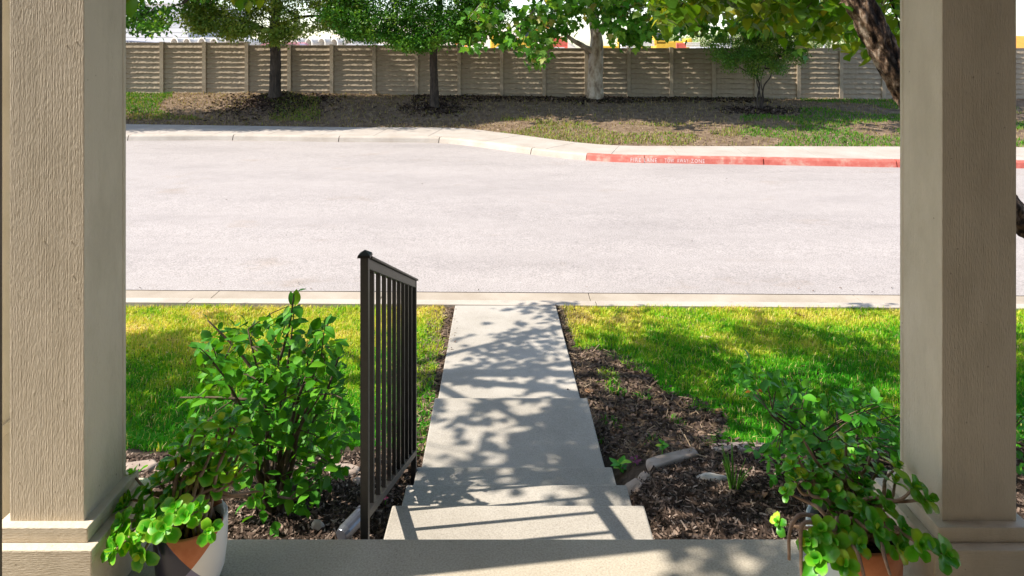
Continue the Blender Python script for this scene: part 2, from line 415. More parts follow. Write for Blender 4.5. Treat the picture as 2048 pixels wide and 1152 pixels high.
# ================================================================== SETTING
# ---- garden ground profile (falls from the porch down to the curb)
GY = [1.6, 2.18, 2.57, 2.95, 3.33, 4.25, 6.45, 6.62]
GZ = [-.22, -.24, -.372, -.53, -.655, -.795, -.885, -.885]
BY = [1.6, 2.18, 2.57, 2.95, 3.33, 3.75, 3.95, 4.1]
BZ = [-.20, -.22, -.31, -.41, -.52, -.645, -.72, -.772]
def g0(x, y):
    z = float(np.interp(y, GY, GZ)); ax = abs(x - .01)
    if ax > .49 and y < 4.1:
        t_ = min(1, (ax-.49)/.16); t_ = t_*t_*(3-2*t_)
        z += (float(np.interp(y, BY, BZ)) - z)*t_
    return z + 0.022*n3(x*1.6, y*1.6, 3.1) + 0.010*n3(x*6, y*6, 8)
def hit(px_, py_, dz=0.0):
    a, b = 1.9, 7.0
    for _ in range(40):
        m_ = (a+b)/2; p = at(px_, py_, m_)
        if p.z > g0(p.x, p.y) + dz: a = m_
        else: b = m_
    return at(px_, py_, (a+b)/2)
def street_y(x):              # back line of the near curb
    return 6.45 - 0.0185*(x + 0.1)
X0, X1, NX, NY = -14.0, 14.0, 401, 90
mb = MB()
for j in range(NY):
    for i in range(NX):
        x = X0 + (X1-X0)*i/(NX-1); y1 = street_y(x) - 0.004
        y = 2.12 + (y1-2.12)*(j/(NY-1))**1.15
        mb.v.append((x, y, g0(x, y)))
for j in range(NY-1):
    for i in range(NX-1):
        a = j*NX+i; mb.f.append((a, a+1, a+NX+1, a+NX))
tag(mb.build('garden_ground', M['soil'], smooth=True), kind='structure')

# ---- porch
tag(MB().box(-2.1, 4.0, -1.2, 2.18, -0.9, 0.0).build('porch_floor', M['porch'], bevel=0.007, seg=2), kind='structure')

# ---- steps
WD = 0.475
steps = empty('front_steps', (0, 2.18, -0.8), 'concrete steps going down from the porch to the front path', 'steps')
TR = [(2.183, 2.573, -.155, .023, .023), (2.577, 2.947, -.316, .020, .0194), (2.951, 3.325, -.470, .018, .012)]
for (ya, yb, z, xa, xb) in TR:
    MB().hexa([(xa-WD,ya,-1.1),(xa+WD,ya,-1.1),(xb+WD,yb,-1.1),(xb-WD,yb,-1.1)],
              [(xa-WD,ya,z),(xa+WD,ya,z),(xb+WD,yb,z),(xb-WD,yb,z)]).build('step', M['concrete'], steps, bevel=0.007, seg=2)
MB().hexa([(.010-WD,3.329,-1.1),(.010+WD,3.329,-1.1),(-.006+WD,4.252,-1.1),(-.006-WD,4.252,-1.1)],
          [(.010-WD,3.329,-.598),(.010+WD,3.329,-.598),(-.006+WD,4.252,-.606),(-.006-WD,4.252,-.606)]).build('landing', M['concrete'], steps, bevel=0.007, seg=2)
p_ = MB()
p_.hexa([(-.012-WD,4.256,-1.2),(-.012+WD,4.256,-1.2),(-.062+WD,6.444,-1.2),(-.062-WD,6.444,-1.2)],
        [(-.012-WD,4.256,-.752),(-.012+WD,4.256,-.752),(-.062+WD,6.444,-.850),(-.062-WD,6.444,-.850)])
tag(p_.build('path', M['concrete'], bevel=0.006, seg=2), kind='structure')

# ---- near curb and gutter, in cast lengths
near = bpy.data.objects.new('near_curb', None); C.objects.link(near); tag(near, kind='structure')
xs = [-30,-21,-15.1,-11.5,-8.7,-5.9,-3.1,-1.35,0.80,3.55,6.4,9.2,12,15,21,30]
for a, b in zip(xs[:-1], xs[1:]):
    a += .004; b -= .004
    k_ = MB()
    def sweep(prof):
        n = len(prof)
        return MB().add([(a, street_y(a)+dy, z) for dy, z in prof] + [(b, street_y(b)+dy, z) for dy, z in prof],
           [(i, i+n, (i+1)%n+n, (i+1)%n) for i in range(n)] + [tuple(range(n)), tuple(range(2*n-1,n-1,-1))])
    sweep([(0,-.849),(0.125,-.853),(0.155,-.862),(0.175,-.885),(0.20,-1.0),(0.20,-1.15),(0,-1.15)]).build('curb_block', M['kerb'], near)
    sweep([(0.203,-1.0),(0.725,-.992),(0.725,-1.15),(0.203,-1.15)]).build('gutter_pan', M['gutter'], near)

# ---- street sheet (down to the far curb; widens to a bay on the left)
ZS, ZT = -0.97, -0.82
bot_px = [(-700,279),(-300,280),(100,281),(255,281.6),(465,281),(677,284),(780,285),(850,285.5),(890,287),(940,292),(1000,300),(1061,309),(1120,316),(1172,321),(1250,325),(1380,327.5),(1528,330),(1795,335),(2048,337),(2500,341),(3000,345)]
bot = smooth_path([on(x, y, ZS) for x, y in bot_px], 6)
bx_ = [p.x for p in bot]; by_ = [p.y for p in bot]
def far_y(x): return float(np.interp(x, bx_, by_))
sv = []
XS = np.linspace(-22, 26, 97); NYS = 20
for j in range(NYS):
    for x in XS:
        ya = street_y(x) + 0.725 + 0.012*n3(x*9, 1.0) + 0.01*n3(x*31, 4.0); yb = far_y(x) + 0.05
        tt = j/(NYS-1); y = ya + (yb-ya)*tt
        sv.append((x, y, -.986 + 0.045*math.sin(math.pi*tt) + 0.016*tt))
sf = [(j*97+i, j*97+i+1, (j+1)*97+i+1, (j+1)*97+i) for j in range(NYS-1) for i in range(96)]
st_ = MB(); st_.v = sv; st_.f = sf
tag(st_.build('street', M['asphalt'], smooth=True), kind='structure')

# ---- far curb blocks and sidewalk slabs following the bend
back_px = [(-700,246),(-300,247),(100,248),(255,249),(465,252),(677,255),(787,255.6),(880,256),(938,258),(985,264),(1036,270),(1124,282),(1192,289),(1260,292.5),(1400,293),(1795,294),(2048,295.5),(2500,298),(3000,301)]
back = smooth_path([on(x, y, ZT) for x, y in back_px], 6)
def resample(P, n):
    d = [0]
    for a, b in zip(P[:-1], P[1:]): d.append(d[-1] + (b-a).length)
    out = []
    for s_ in np.linspace(0, d[-1], n):
        i = min(max(np.searchsorted(d, s_)-1, 0), len(P)-2)
        t_ = (s_-d[i])/max(d[i+1]-d[i], 1e-9); out.append(P[i].lerp(P[i+1], t_))
    return out
def x_at_px(px, y=None):
    best = min(bot, key=lambda p: abs(proj(p)[0]-px)); return best.x
def normal_at(x):
    d = Vector((0.4, far_y(x+0.2)-far_y(x-0.2), 0)).normalized()
    return Vector((-d.y, d.x, 0))
def curb_section(x):
    p = Vector((x, far_y(x), 0)); n = normal_at(x)
    prof = [(-0.02,ZS-.1),(0.0,ZS),(0.035,ZT-.04),(0.06,ZT-.008),(0.09,ZT),(0.19,ZT+.002),(0.19,ZS-.1)]
    return [Vector((p.x, p.y, 0)) + n*d + Vector((0,0,z)) for d, z in prof]
far = bpy.data.objects.new('far_curb', None); C.objects.link(far); tag(far, kind='structure')
jpx = [-500,-150,60,255,465.5,677.5,879,1061,1172,1282,1528,1790,2100,2500,2900]
jx = [x_at_px(q) for q in jpx]
text_block = None
for (qa, xa, xb) in zip(jpx[:-1], jx[:-1], jx[1:]):
    n_ = max(3, int((xb-xa)/0.25)); gap = 0.012 if qa != 1172 and qa != 1061 else 0.006
    k_ = MB()
    for x in np.linspace(xa+gap, xb-gap, n_+1): k_.v += [tuple(v) for v in curb_section(x)]
    for i in range(n_):
        for q in range(7): k_.f.append((i*7+q, i*7+(q+1)%7, (i+1)*7+(q+1)%7, (i+1)*7+q))
    k_.f += [tuple(range(6,-1,-1)), tuple(n_*7+q for q in range(7))]
    o = k_.build('curb_block', M['red'] if qa >= 1172 else M['kerb'], far)
    if qa == 1172: text_block = o
for o in far.children:
    if o.data.materials[0] == M['red']: o['label'] = 'red painted fire lane curb'
walk = bpy.data.objects.new('far_sidewalk', None); C.objects.link(walk); tag(walk, kind='structure')
bxs = [p.x for p in back]; bys = [p.y for p in back]
def back_pt(x):
    p = Vector((x, far_y(x), 0)); n = normal_at(x)
    lo, hi = 0.3, 6.0
    for _ in range(30):
        mid = (lo+hi)/2; q = p + n*mid
        if q.y < np.interp(q.x, bxs, bys): lo = mid
        else: hi = mid
    return p + n*lo
def slab_mesh(xa, xb):
    k_ = MB(); n_ = max(2, int((xb-xa)/0.3))
    for x in np.linspace(xa, xb, n_+1):
        f_ = Vector((x, far_y(x), 0)) + normal_at(x)*0.194; b_ = back_pt(x)
        k_.v += [(f_.x,f_.y,ZT-.2),(f_.x,f_.y,ZT+.002),(b_.x,b_.y,ZT+.012),(b_.x,b_.y,ZT-.2)]
    for i in range(n_):
        for q in range(4): k_.f.append((i*4+q, i*4+(q+1)%4, (i+1)*4+(q+1)%4, (i+1)*4+q))
    k_.f += [(3,2,1,0), tuple(n_*4+q for q in range(4))]
    return k_
sj = [-14.5]
while sj[-1] < 22: sj.append(sj[-1] + 1.52)
for xa, xb in zip(sj[:-1], sj[1:]):
    slab_mesh(xa+.007, xb-.007).build('paving_slab', M['walk'], walk)

# stencilled words on the curb face
def text_mesh(s_, size):
    cu = bpy.data.curves.new('lettering', 'FONT'); cu.body = s_; cu.size = size; cu.align_x = 'LEFT'; cu.resolution_u = 2
    cu.space_character = 1.25
    ob = bpy.data.objects.new('lettering_source', cu); C.objects.link(ob)
    dg = bpy.context.evaluated_depsgraph_get(); dg.update()
    me = bpy.data.meshes.new_from_object(ob.evaluated_get(dg))
    bpy.data.objects.remove(ob); return me
def curb_word(s_, pxa, pxb):
    me = text_mesh(s_, 0.15)
    xs_ = [v.co.x for v in me.vertices]; wdt = max(xs_); xa, xb = [on(q, 319.5, ZS+.06).x for q in (pxa, pxb)]
    for v in me.vertices:
        x = xa + (xb-xa)*v.co.x/wdt; hgt = v.co.y/0.11
        zz = ZS + 0.02 + 0.09*hgt
        n = normal_at(x); off = 0.035*(zz-ZS)/(ZT-.04-ZS)
        p = Vector((x, far_y(x), 0)) + n*(off-0.004)
        v.co = (p.x, p.y, zz)
    o = link('lettering', me, M['white_paint'], text_block if s_ == 'FIRE' else text_block)
    return o
for s_, a, b in (('FIRE',1260,1281),('LANE',1286,1312),('TOW',1327,1345),('AWAY',1351,1373),('ZONE',1378,1404)):
    curb_word(s_, a, b)

# ---- far bank: rises from the sidewalk to the fence
FY = F/55.6
def fence_base(x):
    return float(np.interp(x, [-10,-6,-2,2,14], [0.02,-0.0,-0.08,-0.14,-0.20]))
TREES = {'oak':(551,206,0), 'elm':(869,217,0), 'syc':(1190,201,0), 'crape':(1519,221,0)}
mounds = []
def bank_hit(px_, py_):
    a, b = 15.0, FY
    for _ in range(40):
        m_ = (a+b)/2; p = at(px_, py_, m_)
        if m_ < bank_back(p.x) or p.z > bank_z(p.x, p.y): a = m_
        else: b = m_
    return (a+b)/2
def bank_back(x): return float(np.interp(x, bxs, bys))
def bank_z(x, y):
    ya = bank_back(x); tt = min(max((y-ya)/(FY-ya), 0), 1.2)
    ts = tt*tt*(3-2*tt) if tt < 1 else 1
    z = (ZT-.03) + (fence_base(x)-(ZT-.03))*(0.55*ts + 0.45*min(tt,1))
    z += 0.035*n3(x*0.9, y*0.9, 5) + 0.014*n3(x*4, y*4, 2)
    for mx, my, r_, h in mounds:
        d = math.hypot(x-mx, (y-my)*1.1)/r_
        if d < 1: z += h*(1-d*d)**1.0
    return z
_Y = {k_: bank_hit(px, py) for k_, (px, py, _) in TREES.items()}
OY, EY, SY, CY = _Y['oak'], _Y['elm'], _Y['syc'], _Y['crape']
for k_, (px, py, _) in TREES.items():
    p = at(px, py, _Y[k_]); mounds.append((p.x, p.y, {'oak':1.15,'elm':0.7,'syc':0.85,'crape':0.75}[k_], {'oak':0.20,'elm':0.05,'syc':0.05,'crape':0.02}[k_]))
print('tree depths', _Y)
mb = MB(); NXb, NYb = 241, 40
for j in range(NYb):
    for i in range(NXb):
        x = -22 + 48*i/(NXb-1); ya = bank_back(x) - 0.02; y = ya + (FY+0.6-ya)*j/(NYb-1)
        mb.v.append((x, y, bank_z(x, y)))
for j in range(NYb-1):
    for i in range(NXb-1):
        a = j*NXb+i; mb.f.append((a, a+1, a+NXb+1, a+NXb))
tag(mb.build('far_bank', M['bank'], smooth=True), kind='structure')

# ---- ground beyond the fence, out to the horizon
mb = MB(); ys = [FY+0.55, 27, 31, 36, 44, 60, 90, 150, 300, 800, 2500]; zs = [-0.2, -0.1, 0.5, 1.2, 1.55, 1.7, 1.6, 1.4, 1.2, 0.8, 0]
xg = [-2500,-600,-200,-90,-50,-30,-15,0,15,30,50,90,200,600,2500]
for y, z in zip(ys, zs):
    for x in xg: mb.v.append((x, y, z + (0.15*n3(x*.07, y*.07) if 30 < y < 200 else 0)))
for j in range(len(ys)-1):
    for i in range(len(xg)-1):
        a = j*len(xg)+i; mb.f.append((a, a+1, a+len(xg)+1, a+len(xg)))
tag(mb.build('construction_ground', M['site'], smooth=True), kind='structure')
# ground the street runs on past the modelled yard on either side
for nm, xa, xb in (('side_ground', -300, -21.9), ('side_ground', 25.9, 300)):
    tag(MB().add([(xa,-200,-1.05),(xb,-200,-1.05),(xb,25.1,-1.05),(xa,25.1,-1.05)], [(0,1,2,3)]).build(nm, M['bank']), kind='structure')

# ================================================================== HOUSE
house = empty('house', (0, -1.0, 0), 'tan house whose porch the picture is taken from', 'house')
MB().box(-7.0, 9.0, -1.35, -1.2, -1.0, 6.2).build('wall', M['stucco'], house)
MB().box(-1.62, 4.0, -1.19, 2.22, 3.06, 3.18).build('porch_ceiling', M['ceil'], house)
MB().box(-1.60, 4.0, 1.92, 2.10, 2.97, 3.055).build('roof_beam', M['ceil'], house)
MB().box(-1.33, -1.193, 1.50, 1.60, 0.004, 3.055).build('door_trim', M['brown'], house, bevel=0.004)

# ---- porch columns
def column(xi, sgn, label):
    """xi: x of the inner face; sgn: direction from inner to outer face"""
    c = empty('porch_column', (xi + sgn*.1025, 2.0, 0), label, 'column', 'porch columns')
    W_ = 0.207; Ya, Yb = 1.898, 2.105
    xa, xb = sorted((xi, xi + sgn*W_))
    # four siding boards round a core, front and back boards lapping the side ones
    MB().box(xa, xb, Ya, Ya+.016, 0.245, 2.968).build('front_board', M['col_v'], c, bevel=0.002)
    MB().box(xa, xb, Yb-.016, Yb, 0.245, 2.968).build('back_board', M['col_v'], c, bevel=0.002)
    MB().box(xa+.0015, xa+.017, Ya+.0165, Yb-.0165, 0.245, 2.968).build('side_board', M['col_v'], c)
    MB().box(xb-.017, xb-.0015, Ya+.0165, Yb-.0165, 0.245, 2.968).build('side_board', M['col_v'], c)
    def collar(nm, o_, z0, z1, top):
        ring = MB(); a0, a1, b0, b1 = xa-o_, xb+o_, Ya-o_, Yb+o_
        ring.hexa([(a0,b0,z0),(a1,b0,z0),(a1,b1,z0),(a0,b1,z0)], [(a0,b0,z1),(a1,b0,z1),(a1,b1,z1),(a0,b1,z1)])
        return ring.build(nm, M['col_h'], c, bevel=0.003)
    rq = random.Random(int(abs(xi)*1000))
    for k in range(7):
        nx, nz = rq.uniform(xa+.02, xb-.02), rq.uniform(.3, 1.7)
        MB().tube([(nx, Ya+.001, nz), (nx, Ya-.0016, nz)], [.0026,.0016], 8).build('nail_head', M['col_v'], c)
    collar('upper_collar', .026, .2085, .2500, 0)
    collar('lower_collar', .054, .0040, .2080, 0)
    return c
cl = column(-1.190, -1, 'sunlit tan porch column at the left, beside the variegated potted plant')
cr = column(1.196, 1, 'shaded tan porch column at the right, beside the trailing potted succulent')

# downspout behind the left column
ds = empty('downspout', (-1.56, 2.05, 0), 'pale ribbed downspout showing at the left edge behind the column', 'downspout')
b_ = MB()
for i in range(4): b_.box(-1.612+.0235*i, -1.612+.0235*i+.018, 2.020, 2.08, 0.002, 2.9)
b_.box(-1.614, -1.520, 2.026, 2.074, 0.002, 2.9)
b_.build('pipe', M['spout'], ds, bevel=0.003)
MB().box(-1.624, -1.512, 2.012, 2.088, .41, .445).build('strap', M['spout'], ds, bevel=0.003)

# ================================================================== STAIR RAILING
rail = empty('stair_railing', (-.475, 2.2, -.3), 'dark bronze metal railing with vertical pickets beside the steps', 'railing')
XR = -.475
ya, yb, za, zb = 2.205, 3.30, .905, .462
def rz(y, off=0): return za + (zb-za)*(y-ya)/(yb-ya) + off
hw = .0128
MB().box(XR-hw, XR+hw, ya-hw, ya+hw, -.35, za-.012).build('post', M['iron'], rail, bevel=0.002)
MB().box(XR-hw, XR+hw, yb-hw, yb+hw, -.80, zb-.02).build('post', M['iron'], rail, bevel=0.002)
cap = MB().add([(XR-.021,ya-.021,za-.012),(XR+.021,ya-.021,za-.012),(XR+.021,ya+.021,za-.012),(XR-.021,ya+.021,za-.012),
                (XR-.019,ya-.019,za-.004),(XR+.019,ya-.019,za-.004),(XR+.019,ya+.019,za-.004),(XR-.019,ya+.019,za-.004),(XR,ya,za+.010)],
               [(3,2,1,0),(0,1,5,4),(1,2,6,5),(2,3,7,6),(3,0,4,7),(4,5,8),(5,6,8),(6,7,8),(7,4,8)])
cap.build('post_cap', M['iron'], rail)
def bar(nm, y0, y1, off0, off1, hw_):
    return MB().hexa([(XR-hw_,y0,rz(y0,off0)),(XR+hw_,y0,rz(y0,off0)),(XR+hw_,y1,rz(y1,off0)),(XR-hw_,y1,rz(y1,off0))],
                     [(XR-hw_,y0,rz(y0,off1)),(XR+hw_,y0,rz(y0,off1)),(XR+hw_,y1,rz(y1,off1)),(XR-hw_,y1,rz(y1,off1))]).build(nm, M['iron'], rail, bevel=0.002)
bar('handrail', ya+.022, yb+.02, -.017, -.008, .020)
bar('top_rail', ya+.0135, yb-.0135, -.052, -.0175, .0115)
bar('bottom_rail', ya+.0135, yb-.0135, -.862, -.835, .0125)
for i in range(1, 10):
    y = ya + (yb-ya)*i/10
    MB().box(XR-.0075, XR+.0075, y-.0075, y+.0075, rz(y,-.842), rz(y,-.045)).build('picket', M['iron'], rail)

# ================================================================== PRECAST FENCE
fen = empty('boundary_fence', at(1000, 195, FY), 'long tan precast concrete fence along the top of the far bank', 'fence')
PS = 84.75*FY/F
def plank_mesh(var):
    r_ = random.Random(50+var); k_ = MB(); n_ = 22; Wp = PS - .10; Hh = .1815
    # lapped board: bottom edge stands proud and is broken unevenly, as rough split timber
    jit = 0; brk = sorted(r_.sample(range(3, n_-2), 2)); step = 0
    for i in range(n_+1):
        if i in brk: step = r_.uniform(-.022, .020)
        x = -Wp/2 + Wp*i/n_; jz = step + r_.uniform(-.007,.007); jy = r_.uniform(-.008,.006)
        k_.v += [(x, 0.0, Hh), (x, -.017+jy*.5, Hh*.52), (x, -.042+jy, .012+jz), (x, -.036+jy, .002+jz), (x, 0.004, -.004)]
    for i in range(n_):
        for q in range(4): k_.f.append((i*5+q, i*5+q+1, (i+1)*5+q+1, (i+1)*5+q))
    return k_.mesh('plank')
pm = [plank_mesh(i) for i in range(7)]
for q in pm: q.materials.append(M['fence'])
backm = MB().box(-(PS-.1)/2, (PS-.1)/2, .001, .05, -.25, 1.815).mesh('panel'); backm.materials.append(M['fence'])
capm = MB().box(-(PS-.1)/2, (PS-.1)/2, -.030, .062, 1.816, 1.838).mesh('cap'); capm.materials.append(M['fence_post'])
postm = MB().box(-.066, .066, -.085, .075, -.4, 1.865).mesh('post'); postm.materials.append(M['fence_post'])
def fchild(nm, me, loc, parent, ploc):
    o = bpy.data.objects.new(nm, me); C.objects.link(o); o.parent = parent; o.location = Vector(loc) - Vector(ploc); return o
FL = fen.location
for k_ in range(-4, 23):
    pxp = 325 + 84.75*k_
    top = 85 if pxp + 5 < 495 else (90.3 if pxp + 5 < 920 else 96)
    zt = EYE + (100-top)*FY/F; zb_ = zt - 1.838
    xp = (pxp - HX)*FY/F; xc = xp + PS/2
    toppost = 85 if pxp <= 500 else (90.3 if pxp <= 925 else 96)
    fchild('post', postm, (xp, FY, EYE + (100-toppost)*FY/F - 1.838), fen, FL)
    pl = Vector((xc, FY, zb_))
    pan = fchild('panel', backm, pl, fen, FL)
    fchild('cap', capm, (0,0,0), pan, (0,0,0))
    for r_ in range(10):
        o = fchild('plank', pm[rnd.randrange(7)], (0, 0, .0015 + .1815*r_), pan, (0,0,0))

# ================================================================== TREES ON THE BANK
def sil(points):
    xs_, ys_ = zip(*points); return lambda x: float(np.interp(x, xs_, ys_))
def limb(parent, pts, r0, r1, m, seg=8, rough=0.18, fr=5, n=8, name='branch'):
    P = smooth_path(pts, n)
    return MB().tube(P, lerp_list([r0, (r0+r1)/2*1.02, r1], len(P)), seg, rough, fr).build(name, m, parent, smooth=True)
def crown_points(poly, Zc, dz, ytop, nclump, per, rad, xr, gap=0.0, flat=0.6, seed=0, lowbias=1.0):
    """clump centres hung at their real depth under an outline; returns leaf centres"""
    r_ = np.random.default_rng(seed); f_ = sil(poly); cen = []
    tries = 0
    while len(cen) < nclump and tries < nclump*20:
        tries += 1
        x = r_.uniform(*xr); yl = f_(x)
        y = yl - (yl - ytop)*r_.uniform(0,1)**lowbias
        Y = Zc + r_.uniform(-dz, dz)
        rp = rad*F/Y*0.55
        if y + rp*flat > yl: y = yl - rp*flat*r_.uniform(0.6, 1.1)
        p = at(x, y, Y)
        if gap and n3(p.x*0.9+seed, p.y*0.5, p.z*0.9) < -0.32*gap - 0.0 and y > -40: continue
        cen.append(p)
    cen = np.array([tuple(p) for p in cen])
    ln = []
    for c in cen:
        k = int(per*r_.uniform(0.5, 1.5)); q = r_.normal(0, 1, (k,3))*np.array([rad, rad, rad*flat])*0.55
        ln.append(c + q)
    return cen, np.concatenate(ln)
def twigs(parent, cen, hub, m, r=0.012, every=3, name='twig'):
    mb = MB()
    for i, c in enumerate(cen[::every]):
        h = Vector(min(hub, key=lambda q: (Vector(q)-Vector(c)).length)); c = Vector(c)
        mid = h.lerp(c, 0.55) + Vector((0,0,0.12*(h-c).length*0.5))
        mb.tube([h, mid, c], [r*2.2, r*1.4, r*0.5], 5, cap=False)
    o = mb.build(name, m, parent, smooth=True); o['kind'] = 'stuff'; return o

# --- oak with yellow-green small leaves
p = at(551, 206, OY)
oak = empty('oak_tree', p, 'small-leaved oak with a straight dark trunk in a mulch mound', 'tree', 'trees along the far bank')
P = [at(550,207,OY), at(550,180,OY), at(551,140,OY), at(551,105,OY), at(549,60,OY), at(553,0,OY), at(548,-80,OY), at(552,-220,OY)]
PP = smooth_path(P, 10)
MB().tube(PP, lerp_list([.26,.20,.185,.18,.17,.15,.12,.05], len(PP)), 16, 0.16, 5).build('trunk', M['bark_dark'], oak, smooth=True)
hub = [at(551,60,OY), at(551,20,OY), at(550,-40,OY), at(549,-120,OY)]
for q in ([(551,70),(500,45),(440,30),(400,35)], [(551,55),(600,35),(650,30),(690,20)], [(550,30),(490,-10),(420,-40)], [(550,0),(620,-40),(690,-60)], [(551,60),(540,40),(520,30)]):
    dzz = rnd.uniform(-1.2, .6)
    pts = [at(x, y, OY + dzz*i/max(1,len(q)-1)) for i, (x, y) in enumerate(q)]
    limb(oak, pts, .07, .015, M['bark_dark'], 7); hub += pts[1:]
cen, lv = crown_points([(375,38),(400,62),(430,55),(460,78),(500,62),(530,84),(555,90),(575,80),(600,66),(640,58),(680,45),(715,25)], OY-1.0, 1.3, -330, 760, 70, 0.34, (372,718), 0.85, seed=3, lowbias=1.75)
leaf_cloud('crown', lv, 0.105, 'quad', M['lf_oak'], oak, 0.4, 0.7)
twigs(oak, cen, hub, M['bark_dark'])

# --- elm with dense dark crown
p = at(869, 217, EY)
elm = empty('elm_tree', p, 'dense dark green tree with a slim trunk leaning into a side branch', 'tree', 'trees along the far bank')
P = [at(869,222,EY), at(869,205,EY), at(868,160,EY), at(867,118,EY), at(868,92,EY), at(874,60,EY), at(880,10,EY), at(876,-90,EY), at(880,-200,EY)]
PP = smooth_path(P, 10)
MB().tube(PP, lerp_list([.20,.155,.135,.125,.12,.10,.085,.06,.03], len(PP)), 14, 0.16, 6).build('trunk', M['bark_dark'], elm, smooth=True)
hub = [at(874,60,EY), at(880,0,EY), at(876,-90,EY)]
for q in ([(868,95),(886,72),(905,50),(930,30)], [(868,90),(840,60),(790,40),(740,40)], [(876,40),(930,10),(975,0)], [(874,60),(820,20),(760,-20)], [(878,10),(840,-60),(790,-120)]):
    dzz = rnd.uniform(-1.2, .6)
    pts = [at(x, y, EY + dzz*i/max(1,len(q)-1)) for i, (x, y) in enumerate(q)]
    limb(elm, pts, .06, .014, M['bark_dark'], 7); hub += pts[1:]
cen, lv = crown_points([(655,35),(690,72),(720,80),(760,76),(800,92),(840,98),(868,94),(890,80),(920,84),(950,68),(985,52),(1005,25)], EY-0.7, 1.3, -340, 1250, 68, 0.33, (655,1003), 0.0, seed=5, lowbias=1.7)
leaf_cloud('crown', lv, 0.10, 'quad', M['lf_elm'], elm, 0.4, 0.7)
twigs(elm, cen, hub, M['bark_dark'])

# --- dark maple mostly hidden behind the left column
p = at(150, 225, 21.6)
mpl = empty('maple_tree', p, 'dark leafy maple reaching in from behind the left column', 'tree', 'trees along the far bank')
PP = smooth_path([at(150,235,21.6), at(150,150,21.6), at(152,80,21.6), at(150,0,21.6), at(148,-160,21.6)], 8)
MB().tube(PP, lerp_list([.2,.15,.13,.1,.03], len(PP)), 12, 0.15, 6).build('trunk', M['bark_dark'], mpl, smooth=True)
hub = [at(152,60,21.6), at(150,-20,21.6)]
for q in ([(151,70),(220,30),(300,25),(370,5)], [(151,30),(230,-40),(330,-70)], [(151,60),(80,20),(20,0)]):
    pts = [at(x, y, 21.6 - 0.3*i) for i, (x, y) in enumerate(q)]
    limb(mpl, pts, .06, .014, M['bark_dark'], 7); hub += pts[1:]
cen, lv = crown_points([(-60,20),(60,60),(180,70),(250,66),(285,62),(312,66),(335,42),(360,36),(382,48),(400,24),(430,0)], 20.9, 1.2, -280, 480, 60, 0.34, (-60,428), 0.5, seed=9, lowbias=1.2)
leaf_cloud('crown', lv, 0.125, 'oval', M['lf_elm'], mpl, 0.5, 0.7)
twigs(mpl, cen, hub, M['bark_dark'])

# --- sycamore: pale trunk, big lobed leaves
p = at(1190, 201, SY)
syc = empty('sycamore_tree', p, 'sycamore with a thick pale mottled trunk and large lobed leaves', 'tree', 'trees along the far bank')
P = [at(1189,206,SY), at(1189,196,SY), at(1190,175,SY), at(1191,145,SY), at(1192,115,SY), at(1193,92,SY), at(1192,70,SY), at(1186,35,SY), at(1181,0,SY), at(1178,-90,SY), at(1182,-240,SY)]
PP = smooth_path(P, 10)
MB().tube(PP, lerp_list([.36,.31,.275,.26,.245,.235,.20,.16,.15,.12,.04], len(PP)), 20, 0.10, 3.5).build('trunk', M['bark_pale'], syc, smooth=True)
hub = [at(1188,40,SY), at(1181,0,SY), at(1178,-90,SY)]
for q, r0 in (([(1186,104),(1166,92),(1145,80),(1126,66),(1090,50),(1050,40)], .11), ([(1192,70),(1215,40),(1260,15),(1320,10),(1390,20)], .09), ([(1186,30),(1130,0),(1060,-20),(990,-10)], .07),
              ([(1184,10),(1260,-50),(1380,-60),(1480,-30),(1560,20)], .09), ([(1180,-60),(1100,-130),(1020,-160)], .06), ([(1180,-80),(1270,-170),(1400,-220)], .06)):
    dzz = rnd.uniform(-2.6, -1.2)
    pts = [at(x, y, SY + dzz*i/(len(q)-1)) for i, (x, y) in enumerate(q)]
    limb(syc, pts, r0, .016, M['bark_pale'], 9); hub += pts[1:]
syc_poly = [(930,60),(945,92),(962,96),(985,62),(1005,96),(1025,104),(1045,100),(1062,132),(1080,120),(1095,80),(1120,66),(1150,52),(1165,40),(1178,20),(1196,20),(1212,62),(1240,70),(1268,92),(1300,50),(1340,54),(1380,78),(1415,56),(1440,92),(1460,52),(1490,66),(1512,86),(1540,62),(1580,92),(1598,106),(1620,60),(1700,70),(1745,70)]
cen, lv = crown_points(syc_poly, SY-2.2, 1.4, -360, 760, 17, 0.42, (932,1745), 0.7, seed=21, lowbias=1.6)
# leaves in view become single leaves (the 300 that show lowest), the rest one mass
pxy = np.array([proj(q) for q in lv])
inview = np.where((pxy[:,1] > -2) & (pxy[:,0] < 1660))[0]
rng.shuffle(inview)
inview = inview[np.argsort(-pxy[inview,1] + rng.uniform(0, 60, len(inview)))]
single = set(inview[:300].tolist())
for i in single:
    leaf_obj(syc, leaf_mesh('maple', M['lf_syc'], i % 3), lv[i], rnd.uniform(0, 6.28), rnd.gauss(-.95, .45), rnd.gauss(0, .5), rnd.uniform(.17,.27))
rest = np.array([q for i, q in enumerate(lv) if i not in single])
leaf_cloud('crown', rest, 0.215, 'maple', M['lf_syc'], syc, 0.9, 0.5)
twigs(syc, cen, hub, M['bark_pale'], r=0.01)

